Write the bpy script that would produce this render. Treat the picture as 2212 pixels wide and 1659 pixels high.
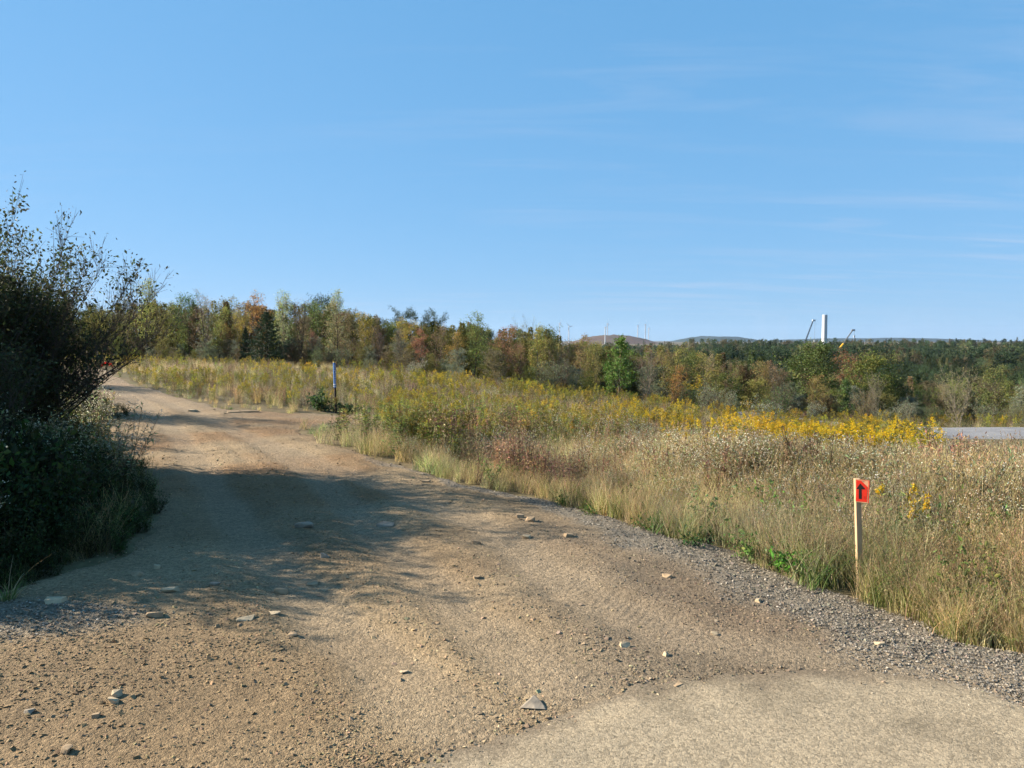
import bpy, bmesh, math
import numpy as np
from mathutils import Vector, Matrix

for o in list(bpy.data.objects):
    bpy.data.objects.remove(o)
SC = bpy.context.scene
COL = SC.collection
R = math.radians

# ------------------------------------------------------------------ camera
EYE = 1.65
FPX = 758.0                       # focal length in pixels of a 1024 px wide frame
PITCH = math.atan(44.0 / FPX)     # the camera looks slightly down
cam = bpy.data.cameras.new('camera')
cam.sensor_width = 36.0
cam.lens = 36.0 * FPX / 1024.0
cam.clip_start = 0.05
cam.clip_end = 40000.0
camo = bpy.data.objects.new('camera', cam)
COL.objects.link(camo)
camo.location = (0, 0, EYE)
camo.rotation_euler = (R(90) - PITCH, 0, 0)
SC.camera = camo

# ------------------------------------------------------------------ sky, sun, exposure
SUN_AZ, SUN_EL = R(-76), R(26)     # azimuth from straight ahead (negative = to the left)
SUN_DIR = Vector((math.sin(SUN_AZ) * math.cos(SUN_EL), math.cos(SUN_AZ) * math.cos(SUN_EL), math.sin(SUN_EL)))
world = bpy.data.worlds.new('World')
SC.world = world
world.use_nodes = True
nt = world.node_tree
nt.nodes.clear()
def N(t, typ, **kw):
    n = t.nodes.new(typ)
    for k, v in kw.items():
        setattr(n, k, v)
    return n
L = lambda t, a, b: t.links.new(a, b)
sky = N(nt, 'ShaderNodeTexSky', sky_type='NISHITA', sun_disc=False)
sky.sun_elevation = SUN_EL
sky.sun_rotation = SUN_AZ
sky.altitude = 600.0
sky.air_density = 1.0
sky.dust_density = 0.0
sky.ozone_density = 3.0
bg = N(nt, 'ShaderNodeBackground')
bg.inputs['Strength'].default_value = 0.092
wo = N(nt, 'ShaderNodeOutputWorld')
# thin cirrus: stretched noise on the dome, projected on a flat layer high above
tc = N(nt, 'ShaderNodeTexCoord')
sep = N(nt, 'ShaderNodeSeparateXYZ'); L(nt, tc.outputs['Generated'], sep.inputs[0])
zc = N(nt, 'ShaderNodeMath', operation='MAXIMUM'); L(nt, sep.outputs['Z'], zc.inputs[0]); zc.inputs[1].default_value = 0.03
zp = N(nt, 'ShaderNodeMath', operation='ADD'); L(nt, zc.outputs[0], zp.inputs[0]); zp.inputs[1].default_value = 0.10
dx = N(nt, 'ShaderNodeMath', operation='DIVIDE'); L(nt, sep.outputs['X'], dx.inputs[0]); L(nt, zp.outputs[0], dx.inputs[1])
dy = N(nt, 'ShaderNodeMath', operation='DIVIDE'); L(nt, sep.outputs['Y'], dy.inputs[0]); L(nt, zp.outputs[0], dy.inputs[1])
cmb = N(nt, 'ShaderNodeCombineXYZ'); L(nt, dx.outputs[0], cmb.inputs[0]); L(nt, dy.outputs[0], cmb.inputs[1])
mp = N(nt, 'ShaderNodeMapping'); L(nt, cmb.outputs[0], mp.inputs[0])
mp.inputs['Rotation'].default_value = (0, 0, R(-14)); mp.inputs['Scale'].default_value = (0.55, 2.6, 1.0)
cn = N(nt, 'ShaderNodeTexNoise'); L(nt, mp.outputs[0], cn.inputs['Vector'])
cn.inputs['Scale'].default_value = 1.3; cn.inputs['Detail'].default_value = 9.0; cn.inputs['Roughness'].default_value = 0.62; cn.inputs['Distortion'].default_value = 0.6
mp2 = N(nt, 'ShaderNodeMapping'); L(nt, cmb.outputs[0], mp2.inputs[0])
mp2.inputs['Location'].default_value = (3.1, 1.7, 0); mp2.inputs['Scale'].default_value = (0.35, 0.5, 1.0)
cn2 = N(nt, 'ShaderNodeTexNoise'); L(nt, mp2.outputs[0], cn2.inputs['Vector']); cn2.inputs['Scale'].default_value = 0.9; cn2.inputs['Detail'].default_value = 3.0
cr = N(nt, 'ShaderNodeMapRange'); L(nt, cn.outputs['Fac'], cr.inputs[0]); cr.inputs[1].default_value = 0.47; cr.inputs[2].default_value = 0.80
cr2 = N(nt, 'ShaderNodeMapRange'); L(nt, cn2.outputs['Fac'], cr2.inputs[0]); cr2.inputs[1].default_value = 0.40; cr2.inputs[2].default_value = 0.66
cm = N(nt, 'ShaderNodeMath', operation='MULTIPLY'); L(nt, cr.outputs[0], cm.inputs[0]); L(nt, cr2.outputs[0], cm.inputs[1])
cm2 = N(nt, 'ShaderNodeMath', operation='MULTIPLY'); L(nt, cm.outputs[0], cm2.inputs[0]); cm2.inputs[1].default_value = 0.5
mixc = N(nt, 'ShaderNodeMix', data_type='RGBA', blend_type='MIX')
# the same response curve for the whole dome: the phone's flatter, bluer sky
ssp = N(nt, 'ShaderNodeSeparateColor'); L(nt, sky.outputs[0], ssp.inputs[0])
scb = N(nt, 'ShaderNodeCombineColor')
for ch, (gm, cf) in enumerate(((0.50, 0.57), (0.30, 1.26), (0.25, 2.05))):
    pw = N(nt, 'ShaderNodeMath', operation='POWER'); L(nt, ssp.outputs[ch], pw.inputs[0]); pw.inputs[1].default_value = gm
    ml = N(nt, 'ShaderNodeMath', operation='MULTIPLY'); L(nt, pw.outputs[0], ml.inputs[0]); ml.inputs[1].default_value = cf
    L(nt, ml.outputs[0], scb.inputs[ch])
L(nt, cm2.outputs[0], mixc.inputs['Factor']); L(nt, scb.outputs[0], mixc.inputs['A'])
mixc.inputs['B'].default_value = (2.3, 2.55, 3.1, 1)
L(nt, mixc.outputs['Result'], bg.inputs['Color'])
L(nt, bg.outputs[0], wo.inputs[0])

sun = bpy.data.lights.new('sun', 'SUN')
sun.energy = 5.0
sun.angle = R(0.53)
sun.color = (1.0, 0.89, 0.74)
suno = bpy.data.objects.new('sun', sun)
COL.objects.link(suno)
suno.rotation_euler = (-SUN_DIR).to_track_quat('-Z', 'Y').to_euler()

SC.view_settings.view_transform = 'Standard'
SC.view_settings.look = 'None'
SC.view_settings.exposure = 1.6
SC.view_settings.gamma = 1.0
SC.view_settings.use_curve_mapping = False
SC.render.engine = 'CYCLES'
SC.cycles.max_bounces = 4
SC.cycles.diffuse_bounces = 1
SC.cycles.glossy_bounces = 2
SC.cycles.transmission_bounces = 3
SC.cycles.transparent_max_bounces = 4
SC.cycles.volume_bounces = 0
SC.cycles.use_adaptive_sampling = True
SC.cycles.adaptive_threshold = 0.02
SC.cycles.use_denoising = True
SC.cycles.caustics_reflective = False
SC.cycles.caustics_refractive = False

# ------------------------------------------------------------------ numeric helpers
rng = np.random.default_rng(20241)
_lat = np.random.default_rng(5).random((256, 256))
def vnoise(x, y, s=1.0, seed=0):
    x = np.asarray(x, float) / s + seed * 17.31 + 1000.0
    y = np.asarray(y, float) / s + seed * 9.77 + 1000.0
    xi = np.floor(x).astype(int); yi = np.floor(y).astype(int)
    fx = x - xi; fy = y - yi
    fx = fx * fx * (3 - 2 * fx); fy = fy * fy * (3 - 2 * fy)
    a = _lat[xi % 256, yi % 256]; b = _lat[(xi + 1) % 256, yi % 256]
    c = _lat[xi % 256, (yi + 1) % 256]; d = _lat[(xi + 1) % 256, (yi + 1) % 256]
    return (a * (1 - fx) + b * fx) * (1 - fy) + (c * (1 - fx) + d * fx) * fy
def fnoise(x, y, s=1.0, seed=0, oct=3):
    r = 0; a = 1; t = 0
    for k in range(oct):
        r = r + a * vnoise(x, y, s / 2 ** k, seed + k * 3); t += a; a *= 0.5
    return r / t
def sstep(x, a, b):
    t = np.clip((x - a) / (b - a), 0, 1)
    return t * t * (3 - 2 * t)

# ------------------------------------------------------------------ terrain
TPX = np.array([0, 110, 250, 350, 460, 600, 700, 830, 960, 1100.])
TU = (TPX - 512) / FPX
TD = np.array([0, 6, 8, 12, 18, 30, 45, 60, 90, 150, 300, 600, 1000, 2000, 4000, 9000, 20000.])
TZ = np.array([
    [0] * 10,
    [0.00, 0.00, 0.00, 0.00, 0.00, 0.00, 0.00, 0.00, 0.00, 0.00],
    [0.02, 0.02, 0.00, 0.00, 0.00, -.05, -.09, -.12, -.14, -.14],
    [0.08, 0.06, 0.02, 0.00, -.10, -.30, -.45, -.60, -.65, -.65],
    [0.20, 0.15, 0.05, -.13, -.25, -.70, -1.0, -1.2, -1.3, -1.3],
    [0.45, 0.38, 0.15, -.15, -.50, -1.4, -2.0, -2.4, -2.7, -2.7],
    [0.35, 0.20, 0.00, -.30, -.90, -2.1, -2.9, -3.5, -3.7, -3.7],
    [0.00, -.05, -.20, -.40, -1.3, -2.8, -3.8, -4.7, -5.0, -5.0],
    [0.20, 0.10, -.20, -.80, -2.2, -5.0, -7.0, -8.6, -9.2, -9.2],
    [1.00, 1.00, 0.00, -2.0, -5.0, -10., -12.5, -14., -15., -15.],
    [2.00, 2.00, 1.00, -3.0, -8.0, -14., -16., -17., -17., -17.],
    [2.00, 2.00, 0.00, -4.0, -9.0, -15., -16., -15., -15., -15.],
    [-2.0, -2.0, -4.0, -6.0, -9.0, -13., -11., -9.0, -9.0, -9.0],
    [-20.] * 10, [-20.] * 10, [-20.] * 10, [-20.] * 10], float)
TLD = np.log(TD + 4.0)
def H(x, y):
    x = np.asarray(x, float); y = np.asarray(y, float)
    az = np.arctan2(x, y); r = np.hypot(x, y)
    lim = R(38)
    aa = np.abs(az)
    u = np.where(aa < lim, np.tan(np.minimum(aa, lim)), math.tan(lim) * (math.pi - aa) / (math.pi - lim)) * np.sign(az)
    d = r * np.cos(np.minimum(aa, lim))
    ui = np.clip(np.interp(u, TU, np.arange(len(TU))), 0, len(TU) - 1.001)
    di = np.clip(np.interp(np.log(d + 4.0), TLD, np.arange(len(TD))), 0, len(TD) - 1.001)
    a = ui.astype(int); b = di.astype(int); fa = ui - a; fb = di - b
    fa = fa * fa * (3 - 2 * fa) * 0.5 + fa * 0.5
    z = (TZ[b, a] * (1 - fa) + TZ[b, a + 1] * fa) * (1 - fb) + (TZ[b + 1, a] * (1 - fa) + TZ[b + 1, a + 1] * fa) * fb
    z = z + (fnoise(x, y, 3.0, 1) - 0.5) * 0.10 * sstep(r, 6, 14) + (fnoise(x, y, 14.0, 2) - 0.5) * 0.35 * sstep(r, 20, 60)
    z = z + (fnoise(x, y, 120.0, 4) - 0.5) * 5.0 * sstep(r, 120, 500)
    return z
def ray(px, py):
    a = (px - 512) / FPX; b = (384 - py) / FPX
    d = Vector((a, math.cos(PITCH) + b * math.sin(PITCH), -math.sin(PITCH) + b * math.cos(PITCH)))
    return d / d.y
def ground_at(px, py):
    """where the line of sight of a spot meets the terrain"""
    d = ray(px, py)
    ts = np.geomspace(1.0, 400, 6000)
    g = EYE + d.z * ts - H(d.x * ts, ts)
    k = np.argmax(g < 0) if (g < 0).any() else len(ts) - 1
    t = ts[k]
    return Vector((d.x * t, t, float(H(d.x * t, t))))
def spot(px, dist):
    x = (px - 512) / FPX * dist
    return Vector((x, dist, float(H(x, dist))))

def poly_sdf(x, y, P):
    """signed distance, positive inside polygon P (n,2)"""
    x = np.asarray(x, float).ravel(); y = np.asarray(y, float).ravel()
    best = np.full(x.shape, 1e9); ins = np.zeros(x.shape, bool)
    for i in range(len(P)):
        ax, ay = P[i]; bx, by = P[(i + 1) % len(P)]
        ex, ey = bx - ax, by - ay
        t = np.clip(((x - ax) * ex + (y - ay) * ey) / (ex * ex + ey * ey + 1e-12), 0, 1)
        best = np.minimum(best, np.hypot(x - ax - t * ex, y - ay - t * ey))
        c = ((ay > y) != (by > y)) & (x < (bx - ax) * (y - ay) / (by - ay + 1e-12) + ax)
        ins ^= c
    return np.where(ins, best, -best)

S = 1024 / 2212.0
def gp(x, y):
    v = ground_at(x * S, y * S); return (v.x, v.y)
# outline of the dirt road, walked from the lower right round to the lower left
road_right = [(2212, 1425), (2060, 1392), (1990, 1345), (1880, 1305), (1700, 1245), (1560, 1200), (1440, 1168), (1300, 1115), (1150, 1078), (1000, 1052), (900, 1022), (800, 988), (690, 958), (640, 932)]
road_far = [(700, 915), (760, 905), (748, 897), (620, 895), (500, 886), (420, 871), (350, 851), (270, 826), (232, 806), (215, 796)]
road_left = [(165, 800), (180, 830), (240, 868), (285, 893), (262, 915), (240, 940), (300, 1000), (340, 1050), (350, 1120), (300, 1200), (150, 1255), (0, 1295)]
RP = [(9.0, 1.2)] + [(6.2, 3.1)] + [gp(*p) for p in road_right] + [gp(*p) for p in road_far]
RP += [(-22.0, 36.0), (-27.0, 38.0), (-29.0, 35.0)]
RP += [gp(*p) for p in road_left] + [(-4.6, 4.1), (-7.5, 2.8), (-8, -6), (9, -6)]
RP = np.array(RP)
APR = [(444, 768), (509, 736), (579, 715), (648, 694), (723, 681), (810, 676), (866, 678), (927, 679), (968, 688), (1024, 706)]
AP = np.array([tuple(ground_at(*p)[:2]) for p in APR] + [(3.9, 2.6), (8.0, 0.8), (8.0, -5), (-3.0, -5), (-1.6, 1.0), (-0.75, 2.3)])
def road_sdf(x, y):
    x = np.asarray(x, float); y = np.asarray(y, float)
    s = poly_sdf(x, y, RP).reshape(x.shape)
    return s + (fnoise(x, y, 0.7, 11) - 0.5) * 0.30 + (vnoise(x, y, 0.15, 12) - 0.5) * 0.08
TRK = [[(300, 850), (420, 890), (560, 950), (800, 1040), (1050, 1135), (1250, 1290), (1500, 1390), (1900, 1440), (2180, 1500)],
       [(270, 850), (330, 885), (400, 960), (480, 1080), (620, 1250), (790, 1400), (960, 1560), (1050, 1659)],
       [(560, 950), (700, 1040), (850, 1180), (1010, 1330), (1130, 1430), (1250, 1500)]]
TRK = [np.array([gp(*p) for p in t]) for t in TRK]
def track_d(x, y):
    best = np.full(np.shape(x), 1e9)
    for T in TRK:
        for i in range(len(T) - 1):
            ax, ay = T[i]; bx, by = T[i + 1]; ex, ey = bx - ax, by - ay
            t = np.clip(((x - ax) * ex + (y - ay) * ey) / (ex * ex + ey * ey), 0, 1)
            best = np.minimum(best, np.hypot(x - ax - t * ex, y - ay - t * ey))
    return best
def track_frame(x, y):
    best = np.full(np.shape(x), 1e9); along = np.zeros(np.shape(x)); side = np.zeros(np.shape(x))
    for T in TRK:
        acc = 0.0
        for i in range(len(T) - 1):
            ax, ay = T[i]; bx, by = T[i + 1]; ex, ey = bx - ax, by - ay; ln_ = math.hypot(ex, ey)
            t = np.clip(((x - ax) * ex + (y - ay) * ey) / (ex * ex + ey * ey), 0, 1)
            dd_ = np.hypot(x - ax - t * ex, y - ay - t * ey); c = dd_ < best
            along = np.where(c, acc + t * ln_, along); side = np.where(c, ((x - ax) * ey - (y - ay) * ex) / ln_, side); best = np.minimum(best, dd_); acc += ln_
    return along, side
def track_w(x, y):
    """1 in the wheel tracks, packed smooth by tyres"""
    return 1 - sstep(track_d(x, y) + (fnoise(x, y, 0.5, 53) - 0.5) * 0.18, 0.10, 0.28)
def ridge_w(x, y):
    d = track_d(x, y); return np.exp(-((d - 0.42) / 0.13) ** 2)
def road_z(x, y):
    """surface of the dirt road: wheel tracks, washboard, lumps"""
    z = H(x, y) + (fnoise(x, y, 1.6, 21, 4) - 0.5) * 0.075 + (fnoise(x, y, 0.22, 22, 3) - 0.5) * 0.022
    z = z - 0.018 * track_w(x, y) + 0.014 * ridge_w(x, y) * (0.4 + fnoise(x, y, 0.2, 55))
    k = sstep(poly_sdf(x, y, AP).reshape(np.shape(x)), -0.9, -0.15)          # graded flush where it meets the pavement
    return z + (H(x, y) + (fnoise(x, y, 0.22, 22, 3) - 0.5) * 0.010 - z) * k

# ------------------------------------------------------------------ mesh helpers
def mesh_np(name, V, F, col=None, mats=(), midx=None, smooth=False):
    """V (n,3), F list of arrays (m,3) / (m,4); col (n,3) linear colour per vertex"""
    me = bpy.data.meshes.new(name)
    V = np.asarray(V, np.float32)
    if not isinstance(F, (list, tuple)):
        F = [F]
    F = [np.asarray(f, np.int32) for f in F if len(f)]
    nl = sum(f.size for f in F); nf = sum(len(f) for f in F)
    me.vertices.add(len(V)); me.vertices.foreach_set('co', V.ravel())
    me.loops.add(nl); me.loops.foreach_set('vertex_index', np.concatenate([f.ravel() for f in F]))
    me.polygons.add(nf)
    tot = np.concatenate([np.full(len(f), f.shape[1], np.int32) for f in F])
    me.polygons.foreach_set('loop_start', np.concatenate([[0], np.cumsum(tot)[:-1]]).astype(np.int32))
    me.polygons.foreach_set('loop_total', tot)
    if midx is not None:
        me.polygons.foreach_set('material_index', np.asarray(midx, np.int32))
    me.polygons.foreach_set('use_smooth', np.full(nf, bool(smooth)))
    if col is not None:
        at = me.attributes.new('col', 'FLOAT_COLOR', 'POINT')
        c = np.ones((len(V), 4), np.float32); c[:, :3] = col
        at.data.foreach_set('color', c.ravel())
    for m in mats:
        me.materials.append(m)
    me.update(calc_edges=True)
    return me
class Geo:
    def __init__(s):
        s.V = []; s.C = []; s.Q = []; s.T = []; s.n = 0
    def add(s, V, C, Q=None, T=None):
        V = np.asarray(V, float).reshape(-1, 3)
        C = np.broadcast_to(np.asarray(C, float), V.shape)
        s.V.append(V); s.C.append(C)
        if Q is not None and len(Q): s.Q.append(np.asarray(Q) + s.n)
        if T is not None and len(T): s.T.append(np.asarray(T) + s.n)
        s.n += len(V)
    def mesh(s, name, mats, smooth=False):
        F = []
        if s.Q: F.append(np.concatenate(s.Q))
        if s.T: F.append(np.concatenate(s.T))
        return mesh_np(name, np.concatenate(s.V), F, np.concatenate(s.C), mats, None, smooth)
def unit(v):
    return v / np.maximum(np.linalg.norm(v, axis=-1, keepdims=True), 1e-9)
def tubes(g, P0, P1, r0, r1, col, n=4):
    P0 = np.asarray(P0, float).reshape(-1, 3); P1 = np.asarray(P1, float).reshape(-1, 3)
    m = len(P0)
    if m == 0: return
    d = unit(P1 - P0)
    ref = np.where(np.abs(d[:, 2:3]) > 0.9, np.array([[1.0, 0, 0]]), np.array([[0, 0, 1.0]]))
    a = unit(np.cross(d, ref)); b = np.cross(d, a)
    r0 = np.broadcast_to(np.asarray(r0, float), (m,)); r1 = np.broadcast_to(np.asarray(r1, float), (m,))
    ang = np.arange(n) * 2 * math.pi / n
    ring = a[:, None, :] * np.cos(ang)[None, :, None] + b[:, None, :] * np.sin(ang)[None, :, None]
    V = np.concatenate([P0[:, None] + ring * r0[:, None, None], P1[:, None] + ring * r1[:, None, None]], 1)
    k = np.arange(n); k2 = (k + 1) % n
    q = np.stack([k, k2, k2 + n, k + n], 1)
    Q = (q[None] + (np.arange(m) * 2 * n)[:, None, None]).reshape(-1, 4)
    col = np.asarray(col, float)
    if col.ndim == 2: col = np.repeat(col, 2 * n, 0)
    g.add(V.reshape(-1, 3), col, Q)
def leaves(g, C, D, size, col, asp=0.5, rg=rng):
    """one rhombic leaf per row: base C, direction D, length size, folded slightly along its middle"""
    C = np.asarray(C, float); m = len(C)
    if m == 0: return
    D = unit(np.asarray(D, float))
    rnd = unit(rg.normal(size=(m, 3)) + np.array([0, 0, 0.8]))
    side = unit(np.cross(D, rnd)); up = np.cross(side, D)
    s = np.broadcast_to(np.asarray(size, float), (m,))[:, None]
    V = np.stack([C, C + D * s * 0.45 + side * s * asp * 0.5 + up * s * 0.08, C + D * s - up * s * 0.05, C + D * s * 0.45 - side * s * asp * 0.5 + up * s * 0.08], 1)
    Q = np.arange(m * 4).reshape(m, 4)
    col = np.asarray(col, float)
    if col.ndim == 2: col = np.repeat(col, 4, 0)
    g.add(V.reshape(-1, 3), col, Q)
def blades(g, base, h, az, lean, width, col, seg=3, rg=rng, coltip=None, droop=0.15):
    m = len(base); base = np.asarray(base, float)
    h = np.broadcast_to(np.asarray(h, float), (m,)); lean = np.broadcast_to(np.asarray(lean, float), (m,))
    hd = np.stack([np.cos(az), np.sin(az), np.zeros(m)], 1)
    fa = rg.random(m) * 2 * math.pi
    wd = np.stack([np.cos(fa), np.sin(fa), np.zeros(m)], 1)
    w = np.broadcast_to(np.asarray(width, float), (m,))
    t = np.linspace(0, 1, seg + 1)
    pos = base[:, None] + hd[:, None] * (lean * h)[:, None, None] * (t ** 1.7)[None, :, None]
    pos[:, :, 2] += h[:, None] * (t - droop * lean[:, None].clip(0, 2) * t ** 3)
    ww = (1 - 0.85 * t ** 1.5)
    off = wd[:, None] * (w[:, None] * ww[None])[:, :, None] * 0.5
    V = np.stack([pos - off, pos + off], 2).reshape(m, -1, 3)
    k = np.arange(seg)
    q = np.stack([2 * k, 2 * k + 1, 2 * k + 3, 2 * k + 2], 1)
    Q = (q[None] + (np.arange(m) * 2 * (seg + 1))[:, None, None]).reshape(-1, 4)
    col = np.broadcast_to(np.asarray(col, float), (m, 3))
    if coltip is None: c = np.repeat(col[:, None], 2 * (seg + 1), 1)
    else:
        ct = np.broadcast_to(np.asarray(coltip, float), (m, 3))
        tt = np.repeat(t, 2)[None, :, None]
        c = col[:, None] * (1 - tt) + ct[:, None] * tt
    g.add(V.reshape(-1, 3), c.reshape(-1, 3), Q)
    return pos[:, -1]
def jitter(col, m, s=0.25, hue=0.12, rg=rng):
    c = np.asarray(col, float)[None] * np.exp(rg.normal(0, s, (m, 1))) * np.exp(rg.normal(0, hue, (m, 3)))
    return np.clip(c, 0.004, 0.9)

# ------------------------------------------------------------------ object helpers
def link(o): COL.objects.link(o); return o
def obj(name, me, parent=None, color=None):
    o = link(bpy.data.objects.new(name, me))
    if parent is not None: o.parent = parent
    if color is not None: o.color = (*color, 1)
    return o
def tag(o, label=None, cat=None, group=None, kind=None):
    if label: o['label'] = label
    if cat: o['category'] = cat
    if group: o['group'] = group
    if kind: o['kind'] = kind
    return o
def thing(name, label, cat, loc=(0, 0, 0), rotz=0.0, group=None, scale=None):
    o = link(bpy.data.objects.new(name, None))
    o.empty_display_size = 0.1
    o.location = loc; o.rotation_euler = (0, 0, rotz)
    if scale is not None: o.scale = scale if hasattr(scale, '__len__') else (scale,) * 3
    return tag(o, label, cat, group)

# ------------------------------------------------------------------ materials
def mat(name):
    m = bpy.data.materials.new(name); m.use_nodes = True
    t = m.node_tree; t.nodes.clear()
    return m, t, N(t, 'ShaderNodeOutputMaterial')
def plain(name, col, rough=0.6, metal=0.0, noise=0.0, nscale=8.0, bump=0.0):
    m, t, out = mat(name)
    p = N(t, 'ShaderNodeBsdfPrincipled'); p.inputs['Roughness'].default_value = rough; p.inputs['Metallic'].default_value = metal
    p.inputs['Base Color'].default_value = (*col, 1); p.inputs['Specular IOR Level'].default_value = 0.2
    if noise or bump:
        tcn = N(t, 'ShaderNodeTexCoord'); nz = N(t, 'ShaderNodeTexNoise'); nz.inputs['Scale'].default_value = nscale; nz.inputs['Detail'].default_value = 6
        L(t, tcn.outputs['Object'], nz.inputs['Vector'])
        r = N(t, 'ShaderNodeMapRange'); L(t, nz.outputs['Fac'], r.inputs[0]); r.inputs[1].default_value = 0.25; r.inputs[2].default_value = 0.75; r.inputs[3].default_value = 1 - noise; r.inputs[4].default_value = 1 + noise
        mx = N(t, 'ShaderNodeVectorMath', operation='SCALE'); mx.inputs[0].default_value = col; L(t, r.outputs[0], mx.inputs['Scale'])
        L(t, mx.outputs[0], p.inputs['Base Color'])
        if bump:
            b = N(t, 'ShaderNodeBump'); b.inputs['Strength'].default_value = bump; b.inputs['Distance'].default_value = 0.02
            L(t, nz.outputs['Fac'], b.inputs['Height']); L(t, b.outputs[0], p.inputs['Normal'])
    L(t, p.outputs[0], out.inputs[0])
    return m
def veg(name, src, trans=0.35, rough=0.6, spec=0.25):
    """vertex colour times the tint of the copy; part of the light passes through the leaf"""
    m, t, out = mat(name)
    a = N(t, 'ShaderNodeAttribute', attribute_name='col')
    if src == 'INSTANCER':
        b = N(t, 'ShaderNodeAttribute', attribute_type='INSTANCER', attribute_name='tint'); bo = b.outputs['Color']
    else:
        b = N(t, 'ShaderNodeObjectInfo'); bo = b.outputs['Color']
    mx = N(t, 'ShaderNodeMix', data_type='RGBA', blend_type='MULTIPLY'); mx.inputs['Factor'].default_value = 1
    L(t, a.outputs['Color'], mx.inputs['A']); L(t, bo, mx.inputs['B'])
    p = N(t, 'ShaderNodeBsdfPrincipled'); p.inputs['Roughness'].default_value = rough; p.inputs['Specular IOR Level'].default_value = spec
    L(t, mx.outputs['Result'], p.inputs['Base Color'])
    if trans > 0:
        tr = N(t, 'ShaderNodeBsdfTranslucent'); L(t, mx.outputs['Result'], tr.inputs['Color'])
        ms = N(t, 'ShaderNodeMixShader'); ms.inputs[0].default_value = trans
        L(t, p.outputs[0], ms.inputs[1]); L(t, tr.outputs[0], ms.inputs[2]); L(t, ms.outputs[0], out.inputs[0])
    else:
        L(t, p.outputs[0], out.inputs[0])
    return m
M_FIELD = veg('field_plants', 'INSTANCER', 0.5)
M_CROWN = veg('leaves', 'OBJECT', 0.42)
M_DENSE = veg('dense_leaves', 'OBJECT', 0.18)
M_BARK = veg('bark', 'OBJECT', 0.0, 0.9, 0.1)
M_FARTREE = veg('far_leaves', 'INSTANCER', 0.35, 0.8, 0.1)
M_STONE = veg('stone', 'INSTANCER', 0.0, 0.9, 0.15)

def ground_mat(name, c1, c2, c3, scale, bump, fine=0.0, vcol=False):
    m, t, out = mat(name)
    tcn = N(t, 'ShaderNodeTexCoord')
    n1 = N(t, 'ShaderNodeTexNoise'); n1.inputs['Scale'].default_value = scale; n1.inputs['Detail'].default_value = 8; n1.inputs['Roughness'].default_value = 0.65
    n2 = N(t, 'ShaderNodeTexNoise'); n2.inputs['Scale'].default_value = scale * 14; n2.inputs['Detail'].default_value = 5
    L(t, tcn.outputs['Object'], n1.inputs['Vector']); L(t, tcn.outputs['Object'], n2.inputs['Vector'])
    cr = N(t, 'ShaderNodeValToRGB'); L(t, n1.outputs['Fac'], cr.inputs[0])
    e = cr.color_ramp.elements; e[0].position = 0.3; e[0].color = (*c1, 1); e[1].position = 0.7; e[1].color = (*c3, 1)
    x = cr.color_ramp.elements.new(0.5); x.color = (*c2, 1)
    p = N(t, 'ShaderNodeBsdfPrincipled'); p.inputs['Roughness'].default_value = 0.95; p.inputs['Specular IOR Level'].default_value = 0.1
    r = N(t, 'ShaderNodeMapRange'); L(t, n2.outputs['Fac'], r.inputs[0]); r.inputs[1].default_value = 0.3; r.inputs[2].default_value = 0.7; r.inputs[3].default_value = 0.75; r.inputs[4].default_value = 1.25
    sc = N(t, 'ShaderNodeVectorMath', operation='SCALE'); L(t, cr.outputs[0], sc.inputs[0]); L(t, r.outputs[0], sc.inputs['Scale'])
    L(t, sc.outputs[0], p.inputs['Base Color'])
    b = N(t, 'ShaderNodeBump'); b.inputs['Strength'].default_value = bump; b.inputs['Distance'].default_value = 0.03
    L(t, n2.outputs['Fac'], b.inputs['Height']); L(t, b.outputs[0], p.inputs['Normal'])
    L(t, p.outputs[0], out.inputs[0])
    return m
M_GROUND = ground_mat('thatch_soil', (0.09, 0.07, 0.035), (0.13, 0.10, 0.055), (0.09, 0.09, 0.04), 0.6, 0.6)

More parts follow.
